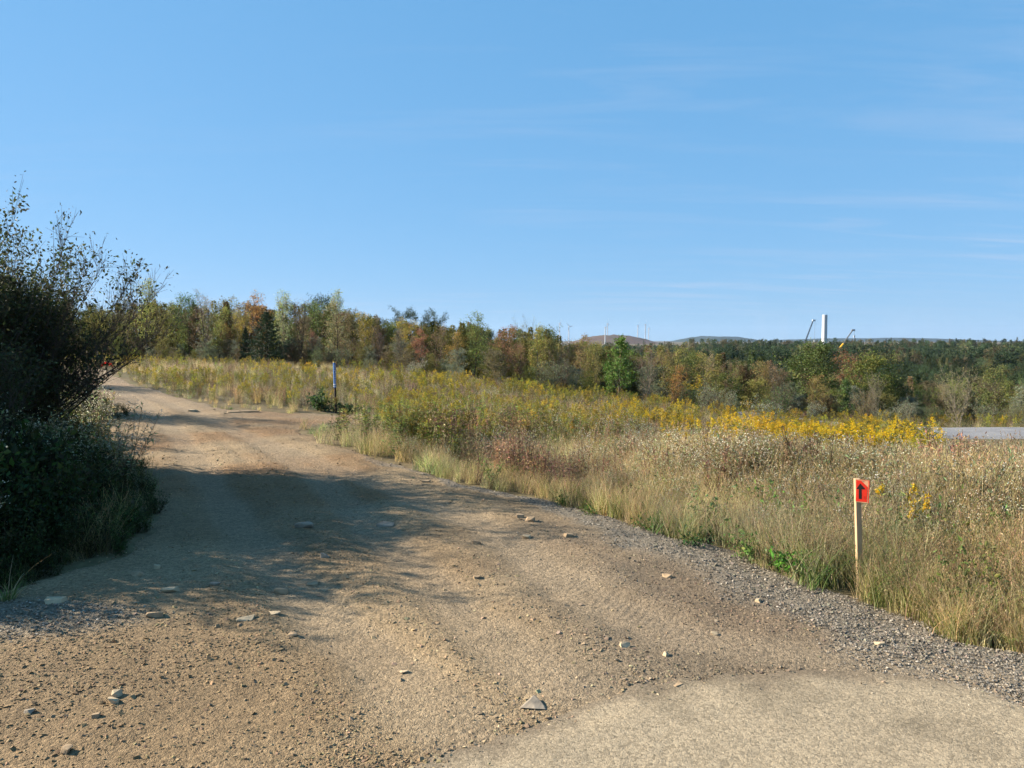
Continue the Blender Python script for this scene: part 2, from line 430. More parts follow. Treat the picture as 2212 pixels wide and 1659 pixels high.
def road_mat(name, gscale, contrast, bumpd, pale=1.0):
    """colour zones come with the surface ('col'), the grain of crushed stone from cells and noise"""
    m, t, out = mat(name)
    tcn = N(t, 'ShaderNodeTexCoord')
    a = N(t, 'ShaderNodeAttribute', attribute_name='col')
    v1 = N(t, 'ShaderNodeTexVoronoi'); v1.inputs['Scale'].default_value = gscale
    v2 = N(t, 'ShaderNodeTexVoronoi'); v2.inputs['Scale'].default_value = gscale * 2.7
    nz = N(t, 'ShaderNodeTexNoise'); nz.inputs['Scale'].default_value = gscale * 0.35; nz.inputs['Detail'].default_value = 9; nz.inputs['Roughness'].default_value = 0.7
    for n in (v1, v2, nz): L(t, tcn.outputs['Object'], n.inputs['Vector'])
    sp = N(t, 'ShaderNodeSeparateColor'); L(t, v1.outputs['Color'], sp.inputs[0])
    sp2 = N(t, 'ShaderNodeSeparateColor'); L(t, v2.outputs['Color'], sp2.inputs[0])
    s1 = N(t, 'ShaderNodeMath', operation='ADD'); L(t, sp.outputs[0], s1.inputs[0]); L(t, sp2.outputs[1], s1.inputs[1])
    s2 = N(t, 'ShaderNodeMath', operation='ADD'); L(t, s1.outputs[0], s2.inputs[0]); L(t, nz.outputs['Fac'], s2.inputs[1])
    r = N(t, 'ShaderNodeMapRange'); L(t, s2.outputs[0], r.inputs[0]); r.inputs[1].default_value = 0.7; r.inputs[2].default_value = 2.3
    r.inputs[3].default_value = 1 - contrast; r.inputs[4].default_value = 1 + contrast
    sc = N(t, 'ShaderNodeVectorMath', operation='SCALE'); L(t, a.outputs['Color'], sc.inputs[0]); L(t, r.outputs[0], sc.inputs['Scale'])
    p = N(t, 'ShaderNodeBsdfPrincipled'); p.inputs['Roughness'].default_value = 0.92; p.inputs['Specular IOR Level'].default_value = 0.15
    L(t, sc.outputs[0], p.inputs['Base Color'])
    h1 = N(t, 'ShaderNodeMath', operation='MULTIPLY'); L(t, v1.outputs['Distance'], h1.inputs[0]); h1.inputs[1].default_value = -0.55
    wn = N(t, 'ShaderNodeTexNoise'); wn.inputs['Scale'].default_value = gscale * 0.8; wn.inputs['Detail'].default_value = 3; L(t, tcn.outputs['Object'], wn.inputs['Vector'])
    wp = N(t, 'ShaderNodeMix', data_type='VECTOR'); wp.inputs['Factor'].default_value = 0.03; L(t, tcn.outputs['Object'], wp.inputs['A']); L(t, wn.outputs['Color'], wp.inputs['B'])
    for n in (v1, v2): L(t, wp.outputs['Result'], n.inputs['Vector']); n.inputs['Randomness'].default_value = 1.0
    h2 = N(t, 'ShaderNodeMath', operation='MULTIPLY_ADD'); L(t, v2.outputs['Distance'], h2.inputs[0]); h2.inputs[1].default_value = -0.5; L(t, h1.outputs[0], h2.inputs[2])
    h3 = N(t, 'ShaderNodeMath', operation='MULTIPLY_ADD'); L(t, nz.outputs['Fac'], h3.inputs[0]); h3.inputs[1].default_value = 1.2; L(t, h2.outputs[0], h3.inputs[2])
    # tyre tread pressed into the packed tracks: slanted lugs either side of the middle
    ta = N(t, 'ShaderNodeAttribute', attribute_name='tread'); ts = N(t, 'ShaderNodeSeparateXYZ'); L(t, ta.outputs['Vector'], ts.inputs[0])
    ab = N(t, 'ShaderNodeMath', operation='ABSOLUTE'); L(t, ts.outputs['Y'], ab.inputs[0])
    ad = N(t, 'ShaderNodeMath', operation='MULTIPLY_ADD'); L(t, ab.outputs[0], ad.inputs[0]); ad.inputs[1].default_value = 0.5; L(t, ts.outputs['X'], ad.inputs[2])
    fr = N(t, 'ShaderNodeMath', operation='MULTIPLY'); L(t, ad.outputs[0], fr.inputs[0]); fr.inputs[1].default_value = 100.0
    sn = N(t, 'ShaderNodeMath', operation='SINE'); L(t, fr.outputs[0], sn.inputs[0])
    sw = N(t, 'ShaderNodeMath', operation='MULTIPLY'); L(t, sn.outputs[0], sw.inputs[0]); L(t, ts.outputs['Z'], sw.inputs[1])
    h4 = N(t, 'ShaderNodeMath', operation='MULTIPLY_ADD'); L(t, sw.outputs[0], h4.inputs[0]); h4.inputs[1].default_value = 0.13; L(t, h3.outputs[0], h4.inputs[2]); h3 = h4
    b = N(t, 'ShaderNodeBump'); b.inputs['Strength'].default_value = 0.9; b.inputs['Distance'].default_value = bumpd
    L(t, h3.outputs[0], b.inputs['Height']); L(t, b.outputs[0], p.inputs['Normal'])
    L(t, p.outputs[0], out.inputs[0])
    return m
M_ROAD = road_mat('dirt_and_stone', 55.0, 0.38, 0.012)
M_APRON = road_mat('tar_and_chip', 85.0, 0.40, 0.005)

# ------------------------------------------------------------------ the ground, one sheet to the horizon
na = 720
azs = np.concatenate([np.linspace(-180, -45, 90, endpoint=False), np.linspace(-45, 45, 300, endpoint=False), np.linspace(45, 180, 90)])
rad = np.concatenate([[0.05], np.geomspace(0.8, 16000, 330)])
A, RR = np.meshgrid(R(1) * azs, rad, indexing='ij')
gx = RR * np.sin(A); gy = RR * np.cos(A)
gz = H(gx, gy)
near = RR < 60
sd = np.full(gx.shape, -9.0); sd[near] = road_sdf(gx[near], gy[near])
gz = gz - 0.16 * sstep(sd, -0.1, 0.45)
nA, nR = gx.shape
idx = np.arange(nA * nR).reshape(nA, nR)
Q = np.stack([idx[:-1, :-1], idx[:-1, 1:], idx[1:, 1:], idx[1:, :-1]], -1).reshape(-1, 4)[:, ::-1]
ground = obj('ground', mesh_np('ground', np.stack([gx, gy, gz], -1).reshape(-1, 3), Q, None, [M_GROUND], smooth=True))
tag(ground, kind='structure')

# ------------------------------------------------------------------ dirt road
us = np.linspace(-1.35, 1.35, 760); ds = np.geomspace(1.3, 44, 470)
U, Dd = np.meshgrid(us, ds, indexing='ij')
# near the camera the rows fan out in a plain world grid, farther they follow the track
rx = U * (Dd * 0.86 + 1.0); ry = Dd
sd = road_sdf(rx, ry)
# grey gravel lies along the grass edge on the right
RE = np.array([gp(*p) for p in road_right])
def edge_dist(x, y):
    best = np.full(np.shape(x), 1e9)
    for i in range(len(RE) - 1):
        ax, ay = RE[i]; bx, by = RE[i + 1]; ex, ey = bx - ax, by - ay
        t = np.clip(((x - ax) * ex + (y - ay) * ey) / (ex * ex + ey * ey), 0, 1)
        best = np.minimum(best, np.hypot(x - ax - t * ex, y - ay - t * ey))
    return best
def gravel_w(x, y):
    e = edge_dist(x, y) + (fnoise(x, y, 0.6, 31) - 0.5) * 0.5
    w = 0.62 * sstep(np.asarray(x), -0.6, 2.2) + 0.15
    g = 1 - sstep(e, w * 0.55, w * 1.15)
    left = (1 - sstep(np.hypot((x + 3.1) / 1.0, (y - 4.35) / 0.35), 0.6, 1.2))
    return np.clip(g * sstep(np.asarray(y), 13, 9) if False else g * (1 - sstep(np.asarray(y), 9, 12)), 0, 1) + left * 0.8
def road_col(x, y):
    tan = np.array([0.198, 0.138, 0.076]); pale = np.array([0.252, 0.184, 0.106]); red = np.array([0.195, 0.110, 0.050]); grey = np.array([0.158, 0.126, 0.088]); gg = np.array([0.165, 0.141, 0.106])
    n1 = fnoise(x, y, 1.3, 41, 4)[..., None]; n2 = fnoise(x, y, 2.1, 43, 4)[..., None]; n3 = fnoise(x, y, 0.5, 45, 3)[..., None]
    c = tan + (pale - tan) * sstep(n1, 0.45, 0.7)
    c = c + (red - c) * (sstep(n2, 0.56, 0.72) * 0.75)
    mid = sstep(x + (fnoise(x, y, 1.0, 47) - 0.5) * 1.4, -1.0, 1.2)[..., None] * (1 - sstep(y, 6.0, 8.5))[..., None]
    c = c + (grey - c) * mid * 0.75
    c = c * (0.82 + 0.36 * n3)
    g = np.clip(gravel_w(x, y), 0, 1)[..., None]
    c = c + (gg - c) * g
    c = c + (np.array([0.262, 0.202, 0.132]) - c) * (track_w(x, y) * 0.45)[..., None]
    far = sstep(y, 12, 22)[..., None]
    c = c + (np.array([0.26, 0.20, 0.135]) - c) * far * 0.6
    return c
rz = road_z(rx, ry) + 0.012 - 0.25 * sstep(-sd, 0.0, 0.5)
rz = rz + gravel_w(rx, ry) * (fnoise(rx, ry, 0.06, 51, 2) - 0.3) * 0.022
asd = poly_sdf(rx, ry, AP).reshape(rx.shape)
rz = rz - 0.06 * sstep(asd, 0.02, 0.6)
rc = road_col(rx, ry)
nA, nR = rx.shape
idx = np.arange(nA * nR).reshape(nA, nR)
Q = np.stack([idx[:-1, :-1], idx[1:, :-1], idx[1:, 1:], idx[:-1, 1:]], -1).reshape(-1, 4)
keep = (sd.ravel()[Q].max(1) > -0.5) & (asd.ravel()[Q].min(1) < 0.7)
Q = Q[keep]
used, inv = np.unique(Q, return_inverse=True)
V = np.stack([rx, ry, rz], -1).reshape(-1, 3)[used]
dme = mesh_np('dirt_road', V, inv.reshape(-1, 4), rc.reshape(-1, 3)[used], [M_ROAD], smooth=True)
tv = np.zeros((len(V), 3), np.float32)
tv[:, 0], tv[:, 1] = track_frame(V[:, 0], V[:, 1])
tv[:, 2] = track_w(V[:, 0], V[:, 1]) * sstep(fnoise(V[:, 0], V[:, 1], 0.9, 57), 0.42, 0.62) * (1 - sstep(V[:, 1], 8, 13))
dme.attributes.new('tread', 'FLOAT_VECTOR', 'POINT').data.foreach_set('vector', tv.ravel())
dirt = obj('dirt_road', dme)
tag(dirt, kind='structure')

# ------------------------------------------------------------------ paved apron in front
ux = np.linspace(-3.2, 8.2, 420); uy = np.concatenate([np.linspace(-5, 1.6, 40, endpoint=False), np.linspace(1.6, 5.2, 240)])
X, Y = np.meshgrid(ux, uy, indexing='ij')
asd = poly_sdf(X, Y, AP).reshape(X.shape) + 0.05 + (fnoise(X, Y, 0.9, 61) - 0.5) * 0.18 + (fnoise(X, Y, 0.14, 62) - 0.5) * 0.14
Z = H(X, Y) + (fnoise(X, Y, 2.2, 63) - 0.5) * 0.015 * sstep(asd, 0.1, 0.8) + 0.012 + 0.020 * sstep(asd, -0.10, 0.30) - 0.08 * sstep(-asd, 0.0, 0.4) + (fnoise(X, Y, 0.05, 64, 2) - 0.5) * 0.006
n1 = fnoise(X, Y, 0.9, 66, 4)[..., None]
ac = np.array([0.282, 0.228, 0.152]) * (0.86 + 0.3 * n1)
ac = ac + (np.array([0.165, 0.128, 0.086]) - ac) * (1 - sstep(asd + (fnoise(X, Y, 0.3, 68) - 0.5) * 0.3, -0.05, 0.20))[..., None] * 0.95
st_ = sstep(fnoise(X, Y, 0.5, 69, 4), 0.56, 0.75)[..., None]
ac = ac * (1 - 0.22 * st_)
idx = np.arange(X.size).reshape(X.shape)
Q = np.stack([idx[:-1, :-1], idx[1:, :-1], idx[1:, 1:], idx[:-1, 1:]], -1).reshape(-1, 4)
Q = Q[asd.ravel()[Q].max(1) > -0.35]
used, inv = np.unique(Q, return_inverse=True)
apron = obj('road_apron', mesh_np('road_apron', np.stack([X, Y, Z], -1).reshape(-1, 3)[used], inv.reshape(-1, 4), ac.reshape(-1, 3)[used], [M_APRON], smooth=True))
tag(apron, kind='structure')
def surf_z(x, y):
    x = np.asarray(x, float); y = np.asarray(y, float)
    a = poly_sdf(x, y, AP).reshape(x.shape)
    on = a > 0.1
    s = road_sdf(x, y)
    z = np.where(s > -0.05, road_z(x, y) + 0.012 + 0.008 * np.clip(gravel_w(x, y), 0, 1), H(x, y))
    return np.where(on, H(x, y) + (fnoise(x, y, 2.2, 63) - 0.5) * 0.015 + 0.03, z)

# ------------------------------------------------------------------ asphalt road on the right, beyond the field
M_ASPH = ground_mat('asphalt', (0.16, 0.16, 0.165), (0.19, 0.19, 0.195), (0.23, 0.225, 0.22), 1.2, 0.3)
cp = np.array([(60, 34.0), (40, 36.0), (31, 37.5), (25.5, 38.6), (21.5, 39.4), (17, 41.5), (13, 46)], float)
tt = np.linspace(0, len(cp) - 1, 90)
cx = np.interp(tt, np.arange(len(cp)), cp[:, 0]); cy = np.interp(tt, np.arange(len(cp)), cp[:, 1])
dxx = np.gradient(cx); dyy = np.gradient(cy); ln = np.hypot(dxx, dyy)
nx_, ny_ = -dyy / ln, dxx / ln
ww = np.linspace(-2.6, 2.6, 9)
X = cx[:, None] + nx_[:, None] * ww; Y = cy[:, None] + ny_[:, None] * ww
Zc = H(cx, cy)[:, None] + 0.30 - 0.012 * np.abs(ww)[None] + 0 * X
Zc[:, 0] -= 0.6; Zc[:, -1] -= 0.6
idx = np.arange(X.size).reshape(X.shape)
Q = np.stack([idx[:-1, :-1], idx[1:, :-1], idx[1:, 1:], idx[:-1, 1:]], -1).reshape(-1, 4)
tag(obj('asphalt_road', mesh_np('asphalt_road', np.stack([X, Y, Zc], -1).reshape(-1, 3), Q, None, [M_ASPH], smooth=True)), kind='structure')
ASPH = np.stack([cx, cy], 1)
def asph_dist(x, y):
    return np.min(np.hypot(np.asarray(x)[..., None] - ASPH[:, 0], np.asarray(y)[..., None] - ASPH[:, 1]), -1)

# ------------------------------------------------------------------ far hills
def hill(name, px, dist, half_px, top, depth, base, m, seed):
    cx = (px - 512) / FPX * dist; hw = half_px / FPX * dist
    u = np.linspace(-1, 1, 90); v = np.linspace(-1, 1, 30)
    Ug, Vg = np.meshgrid(u, v, indexing='ij')
    prof = np.clip(1 - np.abs(Ug) ** 2.4, 0, 1) ** 1.2 * (1 - Vg ** 2)
    z = base + (top - base) * prof * (0.86 + 0.28 * fnoise(Ug * 5, Vg * 5, 1.0, seed, 4))
    X = cx + Ug * hw; Y = dist + Vg * depth
    idx = np.arange(X.size).reshape(X.shape)
    Q = np.stack([idx[:-1, :-1], idx[1:, :-1], idx[1:, 1:], idx[:-1, 1:]], -1).reshape(-1, 4)
    return tag(obj(name, mesh_np(name, np.stack([X, Y, z], -1).reshape(-1, 3), Q, None, [m], smooth=True)), kind='structure')
M_RHILL = ground_mat('bare_spoil', (0.075, 0.045, 0.030), (0.09, 0.055, 0.035), (0.10, 0.085, 0.04), 0.004, 0.0)
M_GHILL = ground_mat('wooded_slope', (0.02, 0.028, 0.016), (0.026, 0.034, 0.02), (0.032, 0.036, 0.022), 0.01, 0.0)
hill('hill', 612, 4700, 48, 31, 500, -30, M_RHILL, 71)
hill('hill', 716, 9200, 55, 47, 900, -60, M_GHILL, 72)
hill('hill', 880, 9800, 170, 26, 900, -60, M_GHILL, 73)

# ------------------------------------------------------------------ scattering of stuff: points that carry plant or stone shapes
def scatter(name, protos, P, rot, scl, tint, pick, kind='stuff', label=None):
    n = len(P)
    me = bpy.data.meshes.new(name)
    me.vertices.add(n); me.vertices.foreach_set('co', np.asarray(P, np.float32).ravel())
    def att(nm, typ, key, arr):
        a = me.attributes.new(nm, typ, 'POINT'); a.data.foreach_set(key, np.ascontiguousarray(arr).ravel())
    att('rot', 'FLOAT_VECTOR', 'vector', np.asarray(rot, np.float32))
    scl = np.asarray(scl, np.float32)
    if scl.ndim == 1: scl = np.repeat(scl[:, None], 3, 1)
    att('scl', 'FLOAT_VECTOR', 'vector', scl)
    t4 = np.ones((n, 4), np.float32); t4[:, :3] = tint
    att('tint', 'FLOAT_COLOR', 'color', t4)
    att('pick', 'INT', 'value', np.asarray(pick, np.int32))
    o = obj(name, me)
    ng = bpy.data.node_groups.new(name, 'GeometryNodeTree')
    ng.interface.new_socket('Geometry', in_out='INPUT', socket_type='NodeSocketGeometry')
    ng.interface.new_socket('Geometry', in_out='OUTPUT', socket_type='NodeSocketGeometry')
    gi = N(ng, 'NodeGroupInput'); go = N(ng, 'NodeGroupOutput')
    ip = N(ng, 'GeometryNodeInstanceOnPoints')
    L(ng, gi.outputs[0], ip.inputs['Points'])
    jn = N(ng, 'GeometryNodeJoinGeometry')
    for p in protos:
        oi = N(ng, 'GeometryNodeObjectInfo'); oi.inputs['Object'].default_value = p
        g2 = N(ng, 'GeometryNodeGeometryToInstance'); L(ng, oi.outputs['Geometry'], g2.inputs[0]); L(ng, g2.outputs[0], jn.inputs[0])
    L(ng, jn.outputs[0], ip.inputs['Instance'])
    ip.inputs['Pick Instance'].default_value = True
    def named(nm, dt):
        a = N(ng, 'GeometryNodeInputNamedAttribute', data_type=dt); a.inputs['Name'].default_value = nm; return a.outputs['Attribute']
    L(ng, named('pick', 'INT'), ip.inputs['Instance Index'])
    L(ng, named('scl', 'FLOAT_VECTOR'), ip.inputs['Scale'])
    e2r = N(ng, 'FunctionNodeEulerToRotation'); L(ng, named('rot', 'FLOAT_VECTOR'), e2r.inputs[0]); L(ng, e2r.outputs[0], ip.inputs['Rotation'])
    L(ng, ip.outputs[0], go.inputs[0])
    md = o.modifiers.new('scatter', 'NODES'); md.node_group = ng
    tag(o, label, None, None, kind)
    return o
def proto(name, me): return bpy.data.objects.new(name, me)     # shape source only, never linked

# ---- stones
def hull_mesh(name, rg, n, dims, mats, col=(1, 1, 1), pw=0.5):
    bm = bmesh.new()
    for k in range(n):
        p = rg.normal(size=3); p /= np.linalg.norm(p)
        q = np.sign(p) * np.abs(p) ** pw           # pushed towards the corners of a block
        q = q * (0.8 + 0.25 * rg.random(3))
        bm.verts.new(Vector((q[0] * dims[0] / 2, q[1] * dims[1] / 2, q[2] * dims[2] / 2)))
    r = bmesh.ops.convex_hull(bm, input=bm.verts)
    bmesh.ops.delete(bm, geom=[e for e in r['geom_interior'] if isinstance(e, bmesh.types.BMVert)], context='VERTS')
    me = bpy.data.meshes.new(name); bm.to_mesh(me); bm.free()
    at = me.attributes.new('col', 'FLOAT_COLOR', 'POINT')
    c = np.ones((len(me.vertices), 4), np.float32)
    c[:, :3] = np.asarray(col) * (0.85 + 0.3 * rg.random((len(me.vertices), 1)))
    at.data.foreach_set('color', c.ravel())
    for m in mats: me.materials.append(m)
    return me
rs = np.random.default_rng(77)
stone_protos = [proto('stone_shape', hull_mesh('stone_shape', rs, 9, (1, 0.7 + 0.25 * rs.random(), 0.35 + 0.35 * rs.random()), [M_STONE])) for k in range(9)]

def stones(name, n_try, dens_fn, d0, d1, smin, smax, col_fn, sink=0.25, powr=2.5, seed=0, flat=False):
    rg = np.random.default_rng(seed)
    # even spread over the screen-like fan of ground so that near stones are all there
    y = 1.0 / (1.0 / d1 + rg.random(n_try) * (1.0 / d0 - 1.0 / d1))
    x = (rg.random(n_try) * 2 - 1) * 0.80 * y
    ok = rg.random(n_try) < dens_fn(x, y)
    x, y = x[ok], y[ok]; n = len(x)
    s = smin + (smax - smin) * rg.random(n) ** powr
    s = s * np.clip(0.75 + y / 14.0, 0.8, 2.2)
    z = surf_z(x, y) + s * (0.5 * 0.5 - sink)
    rot = np.stack([rg.normal(0, 0.35, n), rg.normal(0, 0.35, n), rg.random(n) * 6.283], 1)
    scatter(name, stone_protos, np.stack([x, y, z], 1), rot, s, col_fn(x, y, rg), rg.integers(0, 9, n))
def on_road(x, y): return (road_sdf(x, y) > -0.02 - 0.3 * (np.asarray(x) < -1.5)).astype(float) * (poly_sdf(x, y, AP) < 0.10)
def dirt_cols(x, y, rg):
    base = road_col(x, y) * 1.12
    return np.clip(base * np.exp(rg.normal(0, 0.22, (len(x), 1))) * np.exp(rg.normal(0, 0.05, (len(x), 3))), 0.02, 0.62)
def grey_cols(x, y, rg):
    b = np.array([0.200, 0.176, 0.142])[None] * np.exp(rg.normal(0, 0.28, (len(x), 1)))
    w = (rg.random(len(x)) < 0.12)[:, None]
    b = np.where(w, np.array([[0.27, 0.21, 0.145]]), b)
    return b
stones('grit', 62000, lambda x, y: on_road(x, y) * (1 - 0.7 * track_w(x, y)) * (0.15 + 0.6 * sstep(fnoise(x, y, 0.7, 81), 0.38, 0.65) + 0.5 * ridge_w(x, y)), 2.6, 16, 0.006, 0.020, dirt_cols, seed=1, powr=1.5, sink=0.2)
stones('pebbles', 11000, lambda x, y: on_road(x, y) * (1 - 0.8 * track_w(x, y)) * (sstep(fnoise(x, y, 1.1, 83), 0.44, 0.70) * 0.8 + 0.25 * ridge_w(x, y)), 2.6, 26, 0.012, 0.036, dirt_cols, seed=2, powr=3.0)
stones('gravel', 120000, lambda x, y: on_road(x, y) * np.clip(gravel_w(x, y), 0, 1), 2.6, 13, 0.007, 0.017, grey_cols, seed=3, powr=1.3, sink=0.15)
stones('edge_gravel', 30000, lambda x, y: np.exp(-((poly_sdf(x, y, AP) + 0.02) / 0.10) ** 2) * (0.2 + 0.8 * sstep(fnoise(x, y, 0.4, 87), 0.35, 0.6)), 2.6, 6, 0.006, 0.022, dirt_cols, seed=5, sink=0.15)
stones('chips', 3000, lambda x, y: (poly_sdf(x, y, AP) > 0.03) * sstep(fnoise(x, y, 0.8, 85), 0.4, 0.7), 2.6, 6, 0.005, 0.012, lambda x, y, rg: np.array([[0.25, 0.21, 0.15]]) * np.exp(rg.normal(0, 0.3, (len(x), 1))), seed=4, sink=0.15)

# ------------------------------------------------------------------ plant shapes for the field
def G(seed): return np.random.default_rng(seed)
def disc(rg, n, r): 
    a = rg.random(n) * 6.283; q = r * np.sqrt(rg.random(n)); return np.stack([q * np.cos(a), q * np.sin(a), np.zeros(n)], 1)
def dry_grass(seed, n=70, h=0.62, r=0.20, col=(0.47, 0.375, 0.195), green=0.35):
    rg = G(seed); g = Geo()
    b = disc(rg, n, r)
    c = jitter(col, n, 0.22, 0.06, rg); gr = rg.random(n) < green; c[gr] = jitter((0.26, 0.27, 0.085), gr.sum(), 0.2, 0.08, rg)
    hh = h * (0.45 + 0.7 * rg.random(n)); az = rg.random(n) * 6.283
    tip = blades(g, b, hh, az, 0.15 + 0.65 * rg.random(n) ** 1.5, 0.0045 + 0.003 * rg.random(n), c, 3, rg)
    k = rg.random(n) < 0.35                                # seed heads
    t = tip[k]; m = len(t)
    for j in range(4):
        leaves(g, t - np.array([0, 0, 0.022 * j]) + rg.normal(0, 0.004, (m, 3)), rg.normal(size=(m, 3)) * 0.5 + np.array([0, 0, 1.0]), 0.030, jitter((0.33, 0.235, 0.13), m, 0.2, 0.05, rg), 0.35, rg)
    return proto('dry_grass_shape', g.mesh('dry_grass_shape', [M_FIELD]))
def green_grass(seed, n=60, h=0.32, r=0.13):
    rg = G(seed); g = Geo()
    c = jitter((0.17, 0.21, 0.06), n, 0.25, 0.10, rg); dr = rg.random(n) < 0.3; c[dr] = jitter((0.40, 0.34, 0.18), dr.sum(), 0.2, 0.05, rg)
    blades(g, disc(rg, n, r), h * (0.5 + 0.8 * rg.random(n)), rg.random(n) * 6.283, 0.25 + 0.8 * rg.random(n), 0.006, c, 4, rg, droop=0.3)
    return proto('green_grass_shape', g.mesh('green_grass_shape', [M_FIELD]))
def aster(seed, h=0.62, nfl=260, r=0.26):
    rg = G(seed); g = Geo()
    ns = 9; b = disc(rg, ns, 0.10); az = rg.random(ns) * 6.283; hh = h * (0.7 + 0.4 * rg.random(ns))
    tip = b + np.stack([np.cos(az) * r * 0.7, np.sin(az) * r * 0.7, hh], 1)
    stemc = jitter((0.17, 0.12, 0.06), ns, 0.2, 0.1, rg)
    tubes(g, b, tip, 0.0035, 0.0015, stemc, 3)
    # side twigs on the upper two thirds, each carrying small flowers and fine leaves
    nt_ = 90; si = rg.integers(0, ns, nt_); t = 0.35 + 0.65 * rg.random(nt_)
    p0 = b[si] + (tip[si] - b[si]) * t[:, None]
    d = unit(rg.normal(size=(nt_, 3)) * np.array([1, 1, 0.5]) + np.array([0, 0, 0.55])); ln = (0.06 + 0.12 * rg.random(nt_))[:, None]
    p1 = p0 + d * ln
    tubes(g, p0, p1, 0.0014, 0.0008, jitter((0.20, 0.17, 0.08), nt_, 0.2, 0.1, rg), 3)
    ti = rg.integers(0, nt_, nfl); q = (0.45 + 0.6 * rg.random(nfl))[:, None]
    fp = p0[ti] + (p1[ti] - p0[ti]) * q + rg.normal(0, 0.012, (nfl, 3))
    fd = unit(rg.normal(size=(nfl, 3)))
    leaves(g, fp, fd, 0.008 + 0.006 * rg.random(nfl), jitter((0.60, 0.57, 0.44), nfl, 0.15, 0.03, rg), 0.9, rg)
    nl = 210; si = rg.integers(0, ns, nl); t = rg.random(nl)
    lp = b[si] + (tip[si] - b[si]) * t[:, None]
    leaves(g, lp, unit(rg.normal(size=(nl, 3)) + np.array([0, 0, 0.3])), 0.03 + 0.025 * rg.random(nl), jitter((0.27, 0.26, 0.135), nl, 0.3, 0.12, rg), 0.28, rg)
    return proto('aster_shape', g.mesh('aster_shape', [M_FIELD]))
def goldenrod_geo(rg, g, ns=6, h=0.95, r=0.16, bloom=1.0, yellow=(0.52, 0.36, 0.025), leafc=(0.165, 0.19, 0.05), plume=0.16):
    b = disc(rg, ns, r); az = rg.random(ns) * 6.283; hh = h * (0.75 + 0.35 * rg.random(ns))
    tip = b + np.stack([np.cos(az) * 0.12 * hh, np.sin(az) * 0.12 * hh, hh], 1)
    tubes(g, b, tip, 0.004, 0.002, jitter((0.16, 0.13, 0.05), ns, 0.2, 0.1, rg), 3)
    nl = ns * 34; si = rg.integers(0, ns, nl); t = 0.08 + 0.84 * rg.random(nl)
    lp = b[si] + (tip[si] - b[si]) * t[:, None]
    a = rg.random(nl) * 6.283
    ld = np.stack([np.cos(a), np.sin(a), 0.1 + 0.7 * rg.random(nl)], 1)
    lc = jitter(leafc, nl, 0.25, 0.12, rg); dead = rg.random(nl) < 0.25 * (1 - t); lc[dead] = jitter((0.17, 0.11, 0.06), dead.sum(), 0.2, 0.1, rg)
    leaves(g, lp, ld, 0.055 + 0.045 * rg.random(nl), lc, 0.22, rg)
    # plume of one sided arching sprays
    for i in range(ns):
        if rg.random() > bloom: continue
        nb = 13; tz = rg.random(nb) ** 0.8; a = rg.random(nb) * 6.283
        o = tip[i] - np.array([0, 0, 1.0]) * plume * tz[:, None]
        ln = plume * (0.15 + 0.5 * tz)
        e = o + np.stack([np.cos(a) * ln, np.sin(a) * ln, ln * 0.35], 1)
        k = 9; q = np.linspace(0.1, 1, k)
        pp = (o[:, None] + (e - o)[:, None] * q[None, :, None]).reshape(-1, 3) + rg.normal(0, 0.005, (nb * k, 3))
        leaves(g, pp, unit(rg.normal(size=(nb * k, 3)) + np.array([0, 0, 0.8])), 0.016 + 0.008 * rg.random(nb * k), jitter(yellow, nb * k, 0.22, 0.07, rg), 0.7, rg)
        leaves(g, np.repeat(tip[i][None], 8, 0) + rg.normal(0, 0.008, (8, 3)), unit(rg.normal(size=(8, 3)) + np.array([0, 0, 1.0])), 0.022, jitter(yellow, 8, 0.2, 0.06, rg), 0.7, rg)
def goldenrod(seed, **kw):
    rg = G(seed); g = Geo(); goldenrod_geo(rg, g, **kw)
    return proto('goldenrod_shape', g.mesh('goldenrod_shape', [M_FIELD]))
def brown_forb(seed, h=0.75):
    rg = G(seed); g = Geo(); ns = 10
    b = disc(rg, ns, 0.16); az = rg.random(ns) * 6.283; hh = h * (0.6 + 0.5 * rg.random(ns))
    tip = b + np.stack([np.cos(az) * 0.15 * hh, np.sin(az) * 0.15 * hh, hh], 1)
    tubes(g, b, tip, 0.0035, 0.002, jitter((0.16, 0.095, 0.065), ns, 0.25, 0.1, rg), 3)
    nl = 260; si = rg.integers(0, ns, nl); t = 0.15 + 0.85 * rg.random(nl) ** 0.7
    lp = b[si] + (tip[si] - b[si]) * t[:, None] + rg.normal(0, 0.015, (nl, 3))
    leaves(g, lp, unit(rg.normal(size=(nl, 3)) + np.array([0, 0, -0.1])), 0.025 + 0.035 * rg.random(nl), jitter((0.24, 0.165, 0.095), nl, 0.3, 0.12, rg), 0.35, rg)
    return proto('brown_forb_shape', g.mesh('brown_forb_shape', [M_FIELD]))
def leafy_weed(seed, h=0.55, n=330, leaf=0.05, col=(0.13, 0.19, 0.055), r=0.22):
    rg = G(seed); g = Geo(); ns = 10
    b = disc(rg, ns, 0.10); az = rg.random(ns) * 6.283; hh = h * (0.5 + 0.6 * rg.random(ns))
    tip = b + np.stack([np.cos(az) * r, np.sin(az) * r, hh], 1)
    tubes(g, b, tip, 0.004, 0.002, jitter((0.13, 0.11, 0.05), ns, 0.2, 0.1, rg), 3)
    si = rg.integers(0, ns, n); t = rg.random(n) ** 0.7
    lp = b[si] + (tip[si] - b[si]) * t[:, None] + rg.normal(0, 0.03, (n, 3)); lp[:, 2] = np.abs(lp[:, 2])
    leaves(g, lp, unit(rg.normal(size=(n, 3)) + np.array([0, 0, 0.4])), leaf * (0.6 + 0.8 * rg.random(n)), jitter(col, n, 0.28, 0.12, rg), 0.5, rg)
    return proto('leafy_weed_shape', g.mesh('leafy_weed_shape', [M_FIELD]))

